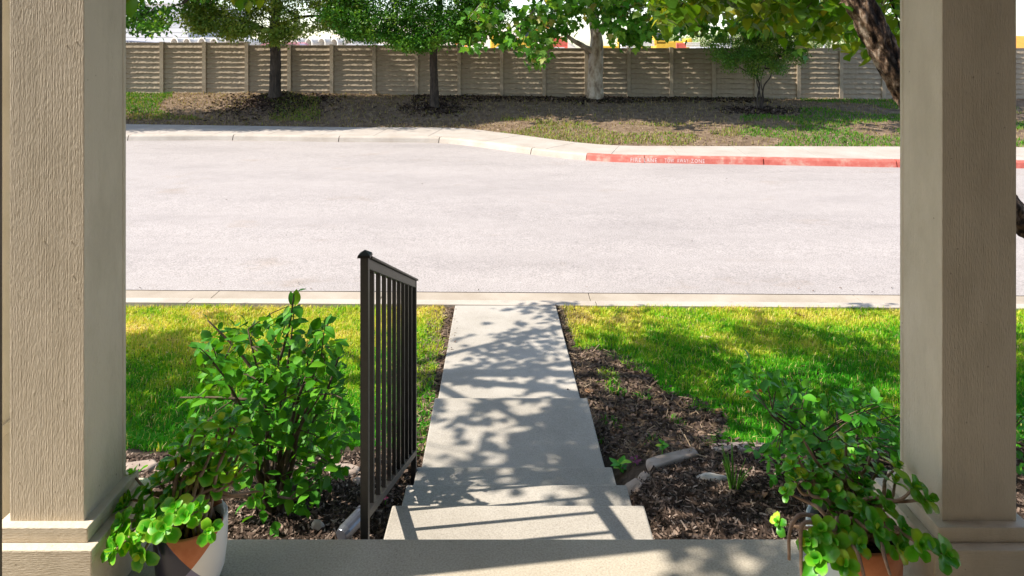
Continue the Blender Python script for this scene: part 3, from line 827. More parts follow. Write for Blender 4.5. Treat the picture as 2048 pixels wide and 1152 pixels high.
# --- crape myrtle, several slim stems
p = at(1519, 220, CY)
crp = empty('crape_myrtle', p, 'small multi-stemmed crape myrtle with a round fine-leaved crown', 'tree', 'trees along the far bank')
for q, r0 in (([(1514,224),(1515,196),(1519,170),(1510,150),(1488,140),(1465,125)], .036), ([(1521,224),(1524,200),(1528,172),(1540,155),(1545,138),(1556,115)], .034), ([(1518,223),(1520,190),(1514,165),(1516,140),(1520,110)], .026), ([(1524,223),(1527,195),(1522,160),(1535,120)], .02)):
    pts = [at(x, y, CY + (0.25*math.sin(i*1.3+x))*(i > 1)) for i, (x, y) in enumerate(q)]
    limb(crp, pts, r0, .010, M['bark_dark'], 8, name='stem')
cl_ = []
r_ = np.random.default_rng(4)
while len(cl_) < 230:
    u = r_.uniform(-1, 1, 3)
    if u[0]**2 + u[1]**2 > 1: continue
    x = 1518 + 98*u[0]; y = 100 + 50*u[1]
    if y > 146 - abs(x-1518)*0.28 + 10*math.sin(x*.13): continue
    if n3(x*.03, y*.05, 7) < -.28: continue
    cl_.append(at(x, y, CY + 1.2*u[2]))
lv = np.concatenate([np.array(tuple(c)) + r_.normal(0, 1, (95,3))*[.13,.13,.08] for c in cl_])
leaf_cloud('crown', lv, 0.062, 'quad', M['lf_crape'], crp, 0.3, 0.8)
twigs(crp, [tuple(c) for c in cl_], [at(1465,125,CY), at(1556,115,CY), at(1520,110,CY), at(1500,145,CY), at(1545,138,CY)], M['bark_dark'], 0.006, 2)

# upper parts of the crowns, above the picture, that shade the bank
def upper(tree, xr, Zc, dz, m, n, size, kind, per=55, y0=-20, y1=-330, seed=0):
    r_ = np.random.default_rng(seed); L = []
    for _ in range(n):
        c = np.array(tuple(at(r_.uniform(*xr), r_.uniform(y1, y0), Zc + r_.uniform(-dz, dz))))
        if n3(c[0]*.75+seed*5, c[1]*.75, c[2]*.75) < -.06: continue
        L.append(c + r_.normal(0,1,(per,3))*[.26,.26,.16])
    leaf_cloud('upper_crown', np.concatenate(L), size, kind, m, tree, .3, .5)
upper(mpl, (-120,430), 20.7, 1.1, M['lf_elm'], 130, .17, 'quad', seed=1)
upper(oak, (390,700), OY-1.2, 1.0, M['lf_oak'], 110, .16, 'quad', seed=2)
upper(elm, (670,990), EY-0.6, 1.2, M['lf_elm'], 130, .16, 'quad', seed=3)
upper(syc, (940,1740), SY-2.0, 3.1, M['lf_syc'], 420, .24, 'maple', per=26, seed=4)
# --- mulch rings and litter, dry and green grass on the bank
def strips(name, cen, length, width, m, tint, parent=None, flat=False, bend=0.3):
    """many narrow blades: 3-vertex tapering slivers, upright or lying"""
    n = len(cen); cen = np.asarray(cen); yaw = rng.uniform(0, 2*np.pi, n)
    L = length*rng.uniform(0.5, 1.4, n); W_ = width*rng.uniform(0.6, 1.4, n)
    d = np.stack([np.cos(yaw), np.sin(yaw), np.zeros(n)], 1); s_ = np.stack([-np.sin(yaw), np.cos(yaw), np.zeros(n)], 1)
    if flat:
        tilt = rng.normal(0, .25, n); a = cen - d*(L/2)[:,None]; e = cen + d*(L/2)[:,None] + np.stack([0*tilt,0*tilt,L*np.abs(tilt)],1)
        roll = rng.uniform(-1, 1, n); sv_ = s_*W_[:,None]/2 + np.stack([0*roll,0*roll,roll*W_/2],1)
        V = np.stack([a-sv_, a+sv_, e+sv_*.8, e-sv_*.8], 1).reshape(-1,3)
        Fc = np.array([[0,1,2],[0,2,3]])
        k = 4
    else:
        lean = np.abs(rng.normal(0, bend, n)); mid = cen + d*(L*lean*.35)[:,None] + np.stack([0*L,0*L,L*.55],1)
        tip = cen + d*(L*lean*1.1)[:,None] + np.stack([0*L,0*L,L*np.sqrt(np.clip(1-lean**2*.7,.1,1))],1)
        sv_ = s_*W_[:,None]/2
        V = np.stack([cen-sv_, cen+sv_, mid+sv_*.8, mid-sv_*.8, tip], 1).reshape(-1,3)
        Fc = np.array([[0,1,2],[0,2,3],[3,2,4]])
        k = 5
    Ff = (Fc[None] + (np.arange(n)*k)[:,None,None]).reshape(-1,3)
    o = link(name, fast_mesh(name, V, Ff, {'tint': np.repeat(np.clip(tint,0,.998), k)}), m, parent)
    o['kind'] = 'stuff'; return o
# mulch rings
mc = []
for mx, my, r_, h in mounds:
    k = int(5200*r_*r_) if h > .1 else int(3600*r_*r_)
    rr = r_*np.abs(rng.normal(0,.62,k)); an = rng.uniform(0, 6.28, k)
    for q, a in zip(rr, an):
        x, y = mx + q*math.cos(a)*1.35, my + q*math.sin(a)*0.8
        if y < FY-.1: mc.append((x, y, bank_z(x, y)+.012))
for _ in range(5000):                       # strip along the fence foot
    x = rng.uniform(-3.5, 9); y = FY - abs(rng.normal(0,.45)) - .1
    mc.append((x, y, bank_z(x,y)+.01))
tag(strips('bank_mulch', mc, .10, .045, M['chip'], rng.uniform(0,1,len(mc))**1.6*.8, flat=True), 'dark bark mulch heaped round the far tree trunks', 'mulch')
# leaf litter and dry grass
lt, tn = [], []
gr, gt = [], []
for _ in range(66000):
    x = rng.uniform(-14, 16.5); ya_ = bank_back(x); y = rng.uniform(ya_, FY-.08)
    tt = (y-ya_)/(FY-ya_)
    px_, py_ = proj((x, y, bank_z(x,y)))
    if px_ < 235 or px_ > 2060: continue
    z = bank_z(x, y)
    green = n3(x*.55+3, y*.8, 1.5)
    lush = (px_ > 1480 and tt < .95 and green > -.12 and not (1440 < px_ < 1600 and tt > .55)) or (px_ < 345 and tt > .35 and green > -.1)
    edge_g = px_ > 1000 and tt < .40 and green > .02
    if lush: gr.append((x,y,z)); gt.append(np.clip(.30+rng.normal(0,.2)-green*.3, .02, .9))
    elif edge_g or (px_ < 640 and .2 < tt < .8 and green > .1): gr.append((x,y,z)); gt.append(np.clip(.62+rng.normal(0,.2), .05, .97))
    elif rng.uniform() < .16: gr.append((x,y,z)); gt.append(np.clip(.82+rng.normal(0,.12), .3, .99))
    if rng.uniform() < .12: lt.append((x,y,z+.01)); tn.append(rng.uniform(0,1))
tag(strips('bank_grass', gr, .085, .020, M['bgrass'], np.array(gt), bend=.8), 'thin dry and green grass on the far bank', 'grass')
tag(strips('leaf_litter', lt, .05, .025, M['straw'], np.array(tn)*.9, flat=True), 'dry leaf litter scattered over the far bank', 'litter')

# ================================================================== LAWN
rb_poly = [(1125,612),(1150,700),(1215,705),(1290,735),(1330,790),(1400,805),(1452,835),(1455,872),(1400,890),(1560,905),(1800,905),(2100,900),(2100,1100),(1200,1100)]
gb, gtn = [], []
edge_l = lambda y: -.05 - WD - .02
for side, n_ in ((-1, 175000), (1, 175000)):
    X_ = rng.uniform(.42, 5.4, n_)*side; Y_ = rng.uniform(3.25, 6.46, n_)
    for x, y in zip(X_, Y_):
        if y > street_y(x) + .012 + 0.03*n3(x*5, 2) + 0.02*n3(x*19, 5): continue
        z = g0(x, y); px_, py_ = proj((x, y, z))
        if px_ < 225 or px_ > 2075 : continue
        if 1800 < px_ < 2030: continue
        pn = n3(x*3.2, y*3.2, 4); wob = 14*n3(x*4, y*4, 9)
        if side < 0:
            if py_ > 905 + wob*1.5: continue
            lim = (px_ - (905 - (py_-612)*.145))      # distance to the path edge in photo pixels
            if lim > -14 + wob*.8: continue
            dens = 1.0
        else:
            lim = px_ - (1113 + (py_-612)*.28)
            if lim < 10 + wob*.8: continue
            q = inpoly(px_+wob, py_+wob*.7, rb_poly)
            if q:
                if py_ > 905: continue
                if n3(x*5, y*5, 6) < (.20 if py_ < 760 else .34) or rng.uniform() < .45: continue
            dens = 1.0
            if py_ > 895: continue
        # colour: dry and yellow toward the street, lush in the shade near the beds
        dry = np.interp(y, [3.3, 4.3, 5.0, 5.6, 6.4], [.12,.22,.46,.66,.70])
        if side > 0: dry = np.interp(y, [3.3, 4.4, 5.2, 6.4], [.10,.18,.42,.62])
        dry -= .14
        dry += .40*n3(x*1.7, y*1.7, 12) + .22*n3(x*5.5, y*5.5, 17) + rng.normal(0, .14) + .12*pn
        if side > 0 and 0 < lim < 160 and y > 5.5: dry += .18
        if rng.uniform() < .06: dry = rng.uniform(.7, 1)
        gb.append((x, y, z-.004)); gtn.append(dry)
tag(strips('lawn', gb, .044, .0060, M['grass'], np.clip(np.array(gtn), .02, .985), bend=.75), 'patchy yellow-green lawn on both sides of the path', 'grass', kind='stuff')

# ================================================================== YARD TREES (heart-leaved) over the path
Ls = Vector(to_sun)
SHADE = [[(1470,655),(1600,652),(1700,672),(1800,700),(1800,765),(1700,752),(1600,715),(1520,690)],
         [(1180,660),(1300,668),(1400,690),(1500,720),(1600,770),(1640,800),(1500,815),(1330,790),(1280,735)],
         [(1640,780),(1800,800),(1800,905),(1600,880)], [(1690,598),(1800,602),(1800,612),(1700,610)], [(1260,630),(1310,628),(1330,652),(1270,655)],
         [(240,690),(330,672),(400,690),(420,720),(370,765),(240,775)], [(240,835),(330,815),(420,822),(420,880),(240,905)], [(385,640),(460,632),(470,655),(400,662)]]
def shade_prob(px_, py_):
    if 0 < (px_ - (912 - (py_-612)*.19)) and (px_ - (1111 + (py_-612)*.42)) < 0:      # path and steps
        if py_ < 640: return .05 if px_ < 1010 else .55
        if py_ < 700: return .52
        if py_ < 740: return .40
        if py_ < 796: return .42
        if py_ < 880: return .42 if px_ < 1000 else .85
        if py_ < 936: return .75
        if py_ < 972: return .70
        if py_ < 1013: return .2 if 985 < px_ < 1130 else .7
        return 0.0
    for q in SHADE:
        if inpoly(px_, py_, q): return .80
    if px_ > 1010:
        if py_ < 700: return .03
        if py_ < 890: return .50 if px_ < 1460 else .05
        return .58 if py_ < 1070 else 0
    return .04 if py_ < 760 else .06
# clumps of leaves stand where their shade falls: up the sun's ray from a spot of ground
clumps = []
r_ = np.random.default_rng(77)
tries = 0
while tries < 2300:
    tries += 1
    gx, gy = r_.uniform(-3.3, 3.9), r_.uniform(2.5, 6.6)
    gz = g0(gx, gy) if abs(gx) > .5 else float(np.interp(gy, [2.5,3.3,4.2,6.5], [-.2,-.5,-.62,-.85]))
    px_, py_ = proj((gx, gy, gz))
    if r_.uniform() > shade_prob(px_, py_)**1.5: continue
    if n3(gx*2.4, gy*2.4, 31) < -.12 and px_ < 1240 and px_ > 850 and not (950 < px_ < 1240 and 830 < py_ < 1000): continue
    tt = r_.uniform(4.0, 5.7)
    c = Vector((gx, gy, gz)) + Ls*tt
    if proj(c)[1] > -70: continue
    clumps.append(c)
for (x, y) in ((1450,1098),(1500,1110),(1530,1120),(1420,1092),(1560,1096)):
    clumps.append(on(x, y, 0) + Ls*r_.uniform(4.9, 5.5))
clumps = [c for c in clumps if not (c.z > 2.4 and c.y < 2.35 and c.x > -1.75)]
left_c = [c for c in clumps if c.x < -0.9]; right_c = [c for c in clumps if c.x >= -0.9]
ytl = empty('yard_tree', (-3.2, 4.7, -.85), 'heart-leaved yard tree overhanging the lawn at the upper left', 'tree', 'yard trees beside the porch')
ytr = empty('yard_tree', (3.35, 3.7, -.72), 'heart-leaved yard tree with a leaning rough trunk behind the right column', 'tree', 'yard trees beside the porch')
PP = smooth_path([(-3.2,4.7,-1.0),(-3.22,4.7,-.3),(-3.15,4.66,.6),(-3.2,4.62,1.4),(-3.1,4.6,2.1),(-3.0,4.5,3.0),(-2.8,4.4,4.0)], 10)
MB().tube(PP, lerp_list([.13,.10,.09,.085,.08,.05,.02], len(PP)), 14, .2, 7).build('trunk', M['bark_yard'], ytl, smooth=True)
hubL = [Vector(p) for p in PP[40::3]]
for q, r0 in (([(-3.15,4.62,1.6),(-2.9,5.1,2.3),(-2.5,5.6,2.9)], .045), ([(-3.12,4.6,1.9),(-2.7,4.3,2.6),(-2.2,4.0,3.0),(-1.6,3.9,3.2)], .05), ([(-3.1,4.6,2.0),(-2.9,3.8,2.6),(-2.6,3.2,2.9)], .04),
              ([(-3.15,4.6,1.7),(-3.9,4.9,2.3),(-4.6,5.1,2.7)], .04), ([(-3.1,4.6,2.2),(-3.8,4.0,2.7),(-4.4,3.6,2.9)], .035), ([(-3.05,4.55,2.6),(-2.3,4.9,3.2),(-1.5,5.1,3.4)], .04)):
    pts = [Vector(a) for a in q]; limb(ytl, pts, r0, .012, M['bark_yard'], 8); hubL += smooth_path(pts, 3)
YT = [at(2262,960,3.7), at(2250,880,3.7), at(2215,720,3.66), at(2150,570,3.62), at(2095,487,3.6), at(2040,437,3.6), at(1950,365,3.6), at(1860,262,3.6), at(1796,155,3.6), at(1762,90,3.6), at(1716,0,3.6), at(1680,-80,3.6), at(1610,-190,3.65), at(1530,-300,3.8), at(1440,-430,4.0)]
PP = smooth_path(YT, 26)
MB().tube(PP, lerp_list([.10,.085,.074,.070,.068,.068,.067,.066,.066,.066,.065,.060,.05,.036,.02], len(PP)), 44, .30, 11).build('trunk', M['bark_yard'], ytr, smooth=True)
hubR = [Vector(p) for p in PP[260::11]]
for q, r0 in (([(1700,-40),(1640,-50),(1560,-40),(1470,-30),(1380,-40)], .032), ([(1640,-150),(1500,-200),(1350,-220),(1180,-230)], .035), ([(1716,-10),(1790,-60),(1880,-120)], .03), ([(1560,-260),(1650,-420),(1800,-520)], .03), ([(1530,-300),(1300,-430),(1080,-520)], .03)):
    dzz = rnd.uniform(.6, 1.6)
    pts = [at(x, y, 3.62 + dzz*i/(len(q)-1)) for i, (x, y) in enumerate(q)]
    limb(ytr, pts, r0, .008, M['bark_yard'], 8); hubR += smooth_path(pts, 3)
def clump_leaves(cs, per, rad):
    return np.concatenate([np.array(tuple(c)) + r_.normal(0,1,(int(per*r_.uniform(.6,1.4)),3))*np.array([rad,rad,rad*.6]) for c in cs])
lv = clump_leaves(left_c, 17, .12)
leaf_cloud('crown', lv, .080, 'heart', M['lf_yard'], ytl, .35, .45)
twigs(ytl, [tuple(c) for c in left_c], hubL, M['bark_yard'], .005, 2)
# few leaves that dip into the picture at the upper left
for (x, y, Y, s_) in ((262,4,3.0,.085),(283,-14,3.0,.06),(483,2,3.1,.062),(498,8,3.1,.055),(519,2,3.1,.05),(508,-10,3.1,.06),(470,-16,3.1,.07),(250,-20,3.0,.08),(297,-20,3.0,.07)):
    leaf_obj(ytl, leaf_mesh('heart', M['lf_yard'], rnd.randrange(3)), at(x, y-6, Y), rnd.uniform(2.6,3.7), rnd.uniform(-1.5,-1.15), rnd.uniform(-.3,.3), s_)
MB().tube(smooth_path([at(300,-200,3.3), at(290,-90,3.1), at(266,-8,3.0)], 5), .004, 5).build('twig', M['bark_yard'], ytl)
MB().tube(smooth_path([at(470,-220,3.4), at(490,-100,3.2), at(500,-8,3.1)], 5), .004, 5).build('twig', M['bark_yard'], ytl)
# right tree: leaves in view as single leaves, rest as one crown
yr_poly = [(1305,-10),(1330,34),(1360,30),(1390,46),(1430,22),(1470,26),(1500,44),(1545,58),(1580,50),(1610,66),(1650,82),(1690,88),(1720,94),(1760,104),(1800,112),(1830,120)]
cenR, lvR = crown_points(yr_poly, 4.6, .9, -190, 190, 17, .14, (1312,1825), 0.0, flat=.7, seed=33, lowbias=1.25)
pxy = np.array([proj(q) for q in lvR]); idx = np.where((pxy[:,1] > -12) & (pxy[:,0] < 1800))[0]; rng.shuffle(idx); single = set(idx[:300].tolist())
for i in single:
    leaf_obj(ytr, leaf_mesh('heart', M['lf_yard'], i % 3), lvR[i], rnd.uniform(0,6.28), rnd.gauss(-.75,.4), rnd.gauss(0,.45), rnd.uniform(.05,.082))
rest = [q for i, q in enumerate(lvR) if i not in single]
lv = np.concatenate([np.array(rest), clump_leaves(right_c, 19, .13)])
leaf_cloud('crown', lv, .075, 'heart', M['lf_yard'], ytr, .5, .45)
twigs(ytr, [tuple(c) for c in cenR] + [tuple(c) for c in right_c], hubR, M['bark_yard'], .004, 2)

# ================================================================== BEDS
def quad_stone(px4, z, label, h=.14):
    P = [hit(x, y, .03) for x, y in px4]; z = sum(p.z for p in P)/len(P)
    ctr = sum(P, Vector())/len(P)
    top = [p + Vector((0,0,rnd.uniform(-.006,.006))) for p in P]; n = len(P)
    mb = MB(); mb.add([(p.x,p.y,p.z-h) for p in P] + [tuple(p) for p in top], [tuple(range(n-1,-1,-1)), tuple(range(n,2*n))] + [(i,(i+1)%n,n+(i+1)%n,n+i) for i in range(n)])
    o = mb.build('edging_stone', M['stone'], None, bevel=.020, seg=4)
    # shape has its own origin
    for v in o.data.vertices: v.co -= Vector((ctr.x, ctr.y, z-h))
    o.location = (ctr.x, ctr.y, z-h)
    return tag(o, label, 'stone', 'edging stones round the beds')
quad_stone([(1243,971),(1274,980),(1288,961),(1272,950)], -.575, 'edging stone touching the steps at the right bed')
quad_stone([(1273,949),(1289,960),(1303,947),(1289,934)], -.585, 'small edging stone second from the steps, right bed')
quad_stone([(1291,918),(1296,931),(1308,934),(1399,905),(1388,893),(1310,910)], -.63, 'long slanted edging stone in the right bed beside the small weed')
quad_stone([(1421,887),(1426,902),(1502,898),(1498,882)], -.655, 'edging stone with pale flat top behind the thin green stalks')
quad_stone([(1501,882),(1505,898),(1562,899),(1560,888)], -.655, 'edging stone half under the low flowering shrub')
quad_stone([(246,922),(250,938),(300,936),(318,926),(311,917)], -.63, 'pale edging stone beside the left column')
quad_stone([(645,930),(662,944),(690,949),(716,942),(722,931),(702,925),(668,925)], -.60, 'rounded edging stone between the leafy bush and the railing')
quad_stone([(702,956),(722,965),(736,955),(722,945)], -.58, 'small edging stone behind the railing post')
# mulch in the beds
ch, ct = [], []
for _ in range(110000):
    x = rng.uniform(-2.6, 3.2); y = 2.2 + 1.6*rng.uniform()**.9
    if -.47 < x < .51: continue
    px_, py_ = proj((x, y, g0(x,y)))
    if px_ < 200 or px_ > 2100: continue
    if x > 0 and (y > 3.75 + .04*n3(x*3,y*3) or (x < 1.0 and y > 3.75 - (1.0-x)*1.1)): continue
    if x < 0 and y > 3.62 + .08*n3(x*3,y*3): continue
    ch.append((x, y, g0(x,y)+rng.uniform(.002,.018))); ct.append(rng.uniform()**1.7)
tag(strips('bed_mulch', ch, .026, .007, M['chip'], np.array(ct), flat=True), 'dark shredded mulch covering the garden beds', 'mulch')
sv_, stn = [], []
for _ in range(11000):
    side = rng.uniform() < .82
    if side:
        x = rng.uniform(.44, 2.0); y = rng.uniform(3.2, 6.4)
        px_, py_ = proj((x,y,g0(x,y)))
        if not inpoly(px_, py_, rb_poly) and px_ - (1113 + (py_-612)*.28) > 14: continue
        if py_ > 920: continue
    else:
        x = rng.uniform(-.72, -.49); y = rng.uniform(3.3, 6.4)
    sv_.append((x, y, g0(x,y)+rng.uniform(.003,.02))); stn.append(rng.uniform()**1.5)
tag(strips('dry_straw', sv_, .055, .004, M['straw'], np.array(stn), flat=True), 'dry straw and roots on the bare soil beside the path', 'straw')
# crumbs of earth
cr_, ctn = [], []
for (x, y, z) in sv_*2: cr_.append((x+rng.normal(0,.05), y+rng.normal(0,.05), z)); ctn.append(rng.uniform()*.75)
tag(strips('soil_crumbs', cr_, .022, .014, M['chip'], np.array(ctn), flat=True), 'crumbs of dark soil beside the path', 'soil')

sl_, sln = [], []
for _ in range(60):
    x = rng.uniform(-9, 9); y = rng.uniform(7.2, 14.4)
    if rng.uniform() < .6: y = 7.2 + abs(rng.normal(0, .12))
    sl_.append((x, y - .0185*x*(y < 7.6), -.985 + 0.045*math.sin(math.pi*min(1,(y-7.2)/7.4)) + .016*(y-7.2)/7.4 + .012)); sln.append(rng.uniform()*.8)
tag(strips('street_litter', sl_, .022, .010, M['chip'], np.array(sln), flat=True), 'specks of leaf and twig on the pale street', 'litter')
def pebble(name, P, r, m, label, cat, sq=(1,1,.6), seed=0):
    import bmesh
    bm = bmesh.new(); bmesh.ops.create_icosphere(bm, subdivisions=3, radius=1)
    for v in bm.verts:
        d = 1 + .35*n3(v.co.x*1.6+seed, v.co.y*1.6, v.co.z*1.6) + .12*n3(v.co.x*5, v.co.y*5, v.co.z*5+seed)
        v.co = Vector((v.co.x*sq[0], v.co.y*sq[1], v.co.z*sq[2]))*d*r
    me = bpy.data.meshes.new(name); bm.to_mesh(me); bm.free()
    o = link(name, me, m, None, True); o.location = P; return tag(o, label, cat)
M['palestone'] = simple('pale_limestone', (0.42,0.37,0.31), (0.58,0.52,0.46), 20, .9)
pebble('limestone_rock', hit(1424,958,.01), .055, M['palestone'], 'pale flat rock lying in the mulch beside the green stalks', 'rock', (1.35,.6,.35), 2)
pebble('limestone_rock', hit(634,1058,.01), .034, M['palestone'], 'small white rock at the foot of the leafy bush', 'rock', (.8,.6,1.0), 5)
pebble('dirt_clod', hit(425,1000,.01), .03, M['stone'], 'brown clod under the leafy bush near the left pot', 'rock', (1,1,.6), 9)

# fallen leaves
def fallen(px_, py_, z, s_, kind, yaw, label):
    me = leaf_mesh(kind, M['deadleaf'], rnd.randrange(3))
    o = bpy.data.objects.new('fallen_leaf', me); C.objects.link(o)
    P = hit(px_, py_); P.z += .022; o.location = P; o.rotation_euler = (rnd.uniform(-.3,.3), rnd.uniform(-.4,.4), yaw); o.scale = (s_,)*3
    return tag(o, label, 'leaf', 'dry leaves on the ground')
fallen(1535,998,-.46,.085,'maple',1.0,'pale curled fallen leaf in the mulch nearest the trailing succulent')
fallen(1545,1030,-.42,.05,'heart',2.2,'small fallen leaf beside the yellow succulent rosette')
fallen(1535,692,-.84,.10,'maple',.4,'fallen tan leaf in the shaded part of the right lawn')
fallen(1605,636,-.87,.10,'heart',.2,'fallen tan leaf on the sunny right lawn near the curb')
fallen(1412,676,-.85,.09,'maple',2.4,'fallen pinkish leaf on the right lawn left of the shade')
fallen(1330,640,-.86,.08,'heart',2.9,'fallen leaf on the right lawn close to the curb')
fallen(1440,830,-.76,.07,'heart',.9,'fallen leaf at the edge of bare soil and lawn')
fallen(1180,790,-.79,.07,'heart',.3,'fallen orange leaf beside the landing')

# low plants in the right bed
def tuft(name, P, n, h, m, label, cat, spread=.5, w_=.004):
    e = empty(name, P, label, cat)
    for i in range(n):
        a = rnd.uniform(0,6.28); s_ = rnd.uniform(.1, spread); hh = h*rnd.uniform(.55,1.1)
        b0 = P + Vector((math.cos(a)*.012, math.sin(a)*.012, -.01))
        pts = [b0, b0 + Vector((math.cos(a)*s_*hh*.35, math.sin(a)*s_*hh*.35, hh*.5)), b0 + Vector((math.cos(a)*s_*hh, math.sin(a)*s_*hh, hh*.97))]
        PPb = smooth_path(pts, 3)
        MB().tube(PPb, lerp_list([w_, w_*.9, w_*.3], len(PPb)), 5).build('stalk', m, e, smooth=True)
    return e
P = hit(1467,985); P.z = g0(P.x, P.y)
tuft('onion_grass', P, 15, .20, M['green_stem'], 'tuft of thin bright green stalks standing in the mulch', 'plant', .5)
def sprig(name, P, leaves, m, label, size, h=.05):
    e = empty(name, P, label, 'plant')
    MB().tube([P - Vector((0,0,.02)), P + Vector((.004,0,h*.5)), P + Vector((0,0,h))], .0025, 5).build('stalk', M['green_stem'], e)
    for i in range(leaves):
        a = i*2.4; hh = h*(.3+.7*i/leaves)
        leaf_obj(e, leaf_mesh('oval', m, i%3), P + Vector((0,0,hh)), a, rnd.uniform(-.1,.7), 0, size*rnd.uniform(.7,1.2))
    return e
P = hit(1324,918); P.z = g0(P.x,P.y)+.03
sprig('small_weed', P, 9, M['lf_pot'], 'small yellow-green weed growing over the slanted edging stone', .035, .06)
P = hit(1240,945); P.z = g0(P.x,P.y)
sprig('broad_leaf_seedling', P, 8, M['lf_kal'], 'bright green seedling with pointed leaves right beside the steps', .06, .05)
P = hit(1270,930); P.z = g0(P.x,P.y)
M['lf_purple'] = leafmat('purple_leaf', [(0,(0.10,0.012,0.05)),(0.6,(0.20,0.03,0.09)),(1,(0.45,0.12,0.22))], .2)
sprig('purple_leaf_plant', P, 7, M['lf_purple'], 'little plant with purple and pink leaves next to the edging stones', .036, .04)
M['lf_pink'] = leafmat('pink_petal', [(0,(0.55,0.03,0.14)),(1,(0.7,0.06,0.2))], .2)
P = hit(770,1018); P.z = g0(P.x,P.y)+.04
sprig('fallen_blossom', P, 5, M['lf_pink'], 'small crimson blossom on the mulch between railing and steps', .02, .01)

# landscape spotlight by the railing
sp_ = empty('garden_spotlight', hit(690,1072), 'grey metal garden spotlight lying against the railing post', 'lamp')
M['lampmetal'] = simple('lamp_metal', (0.10,0.11,0.14), (0.16,0.17,0.20), 12, .3, 200, .1, .001, .5, .6)
a_, b_ = at(682,1072,2.42), at(722,1030,2.52)
d_ = (b_-a_).normalized()
MB().tube([a_, a_+d_*.02, a_+d_*.10, b_], [.022,.027,.027,.026], 18).build('housing', M['lampmetal'], sp_, smooth=False, bevel=.002)
MB().tube([b_+d_*.001, b_+d_*.012], [.029,.029], 18).build('hood', M['lampmetal'], sp_)
MB().tube([a_+d_*.05, a_+d_*.05+Vector((0,.01,-.12))], .007, 8).build('stake', M['lampmetal'], sp_)

# ================================================================== SHRUBS
def shrub(name, label, base, poly, Yc, dY, nleaf, nextra, size, m, kind='oval', nst=13, holes=.22, seed=0, pitch=(.0,.55), zlim=None):
    rr = random.Random(seed)
    e = empty(name, base, label, 'shrub')
    xs_ = [p[0] for p in poly]; ys_ = [p[1] for p in poly]
    def inside():
        while True:
            x, y = rr.uniform(min(xs_), max(xs_)), rr.uniform(min(ys_), max(ys_))
            if not inpoly(x, y, poly): continue
            if n3(x*.022+seed, y*.022, seed) < -holes: continue
            P = at(x, y, Yc + rr.uniform(-dY, dY))
            if P.z < g0(P.x, P.y) + .03: continue
            return P
    tips = []
    hub = []
    for i in range(nst):
        t_ = inside(); 
        if (t_-base).length < .2: t_ = inside()
        mid = base.lerp(t_, .5) + Vector((rr.uniform(-.05,.05), rr.uniform(-.05,.05), .05))
        b0 = base + Vector((rr.uniform(-.05,.05), rr.uniform(-.04,.04), -.02))
        PPb = smooth_path([b0, base.lerp(t_,.22)+Vector((rr.uniform(-.03,.03),rr.uniform(-.03,.03),.04)), mid, t_], 5)
        MB().tube(PPb, lerp_list([.017,.011,.007,.003], len(PPb)), 7, .3, 30).build('stem', M['twig'], e, smooth=True)
        hub += PPb[5:]
    def orient(P):
        d = P - base; return math.atan2(-d.x, d.y) + rr.gauss(0, 1.1)
    tw = MB()
    for i in range(nleaf):
        P = inside(); h = min(hub, key=lambda q: (q-P).length)
        if i % 2 == 0: tw.tube([h, h.lerp(P,.6)+Vector((0,0,.01)), P], [.003,.0022,.0015], 4, cap=False)
        leaf_obj(e, leaf_mesh(kind, m, rr.randrange(3)), P, orient(P), rr.gauss(.05,.55), rr.gauss(0,.5), size*rr.uniform(.65,1.25))
    o = tw.build('twig', M['twig'], e); o['kind'] = 'stuff'
    if nextra:
        pts = np.array([tuple(inside()) for _ in range(nextra)])
        leaf_cloud('foliage', pts, size*.9, kind, m, e, .1, .6)
    return e
base = at(548, 1085, 2.9); base.z = g0(base.x, base.y)
bush_poly = [(585,598),(600,612),(630,622),(668,640),(676,668),(690,690),(692,760),(684,800),(706,850),(704,915),(668,960),(640,990),(600,1040),(585,1062),(520,1062),(490,1000),(430,960),(400,900),(385,790),(410,760),(395,700),(430,660),(480,648),(490,628),(560,630)]
shrub('leafy_bush', 'tall leafy bush with woody stems between the left pot and the railing', base, bush_poly, 2.9, .28, 300, 820, .064, M['lf_shrub'], 'oval', 22, .16, 3)
bush = bpy.data.objects['leafy_bush']
for (x0,y0,x1,y1) in ((560,720,588,588),(520,760,415,640),(500,800,360,795)):
    a_, b_ = at(x0,y0,2.85), at(x1,y1,2.85)
    MB().tube(smooth_path([a_, a_.lerp(b_,.5)+Vector((.01,0,.005)), b_],4), lerp_list([.007,.005,.003],9), 6).build('stem', M['twig'], bush, smooth=True)
    for k in range(5):
        leaf_obj(bush, leaf_mesh('oval', M['lf_shrub'], k%3), a_.lerp(b_, .35+.16*k), rnd.uniform(0,6.28), rnd.gauss(.2,.5), rnd.gauss(0,.5), .06*rnd.uniform(.6,1.3))
base = at(1690, 960, 3.05); base.z = g0(base.x, base.y)
lan_poly = [(1480,712),(1500,708),(1540,740),(1600,770),(1650,790),(1690,775),(1740,790),(1800,830),(1850,850),(1850,960),(1780,990),(1640,985),(1600,950),(1540,960),(1500,900),(1545,880),(1560,850),(1515,815),(1480,770)]
lan = shrub('flowering_shrub', 'low dark green shrub with small orange flowers behind the right pot', base, lan_poly, 3.15, .38, 300, 620, .056, M['lf_lant'], 'oval', 16, .18, 8)
M['orange'] = leafmat('orange_petal', [(0,(0.55,0.13,0.02)),(1,(0.65,0.28,0.04))], .2)
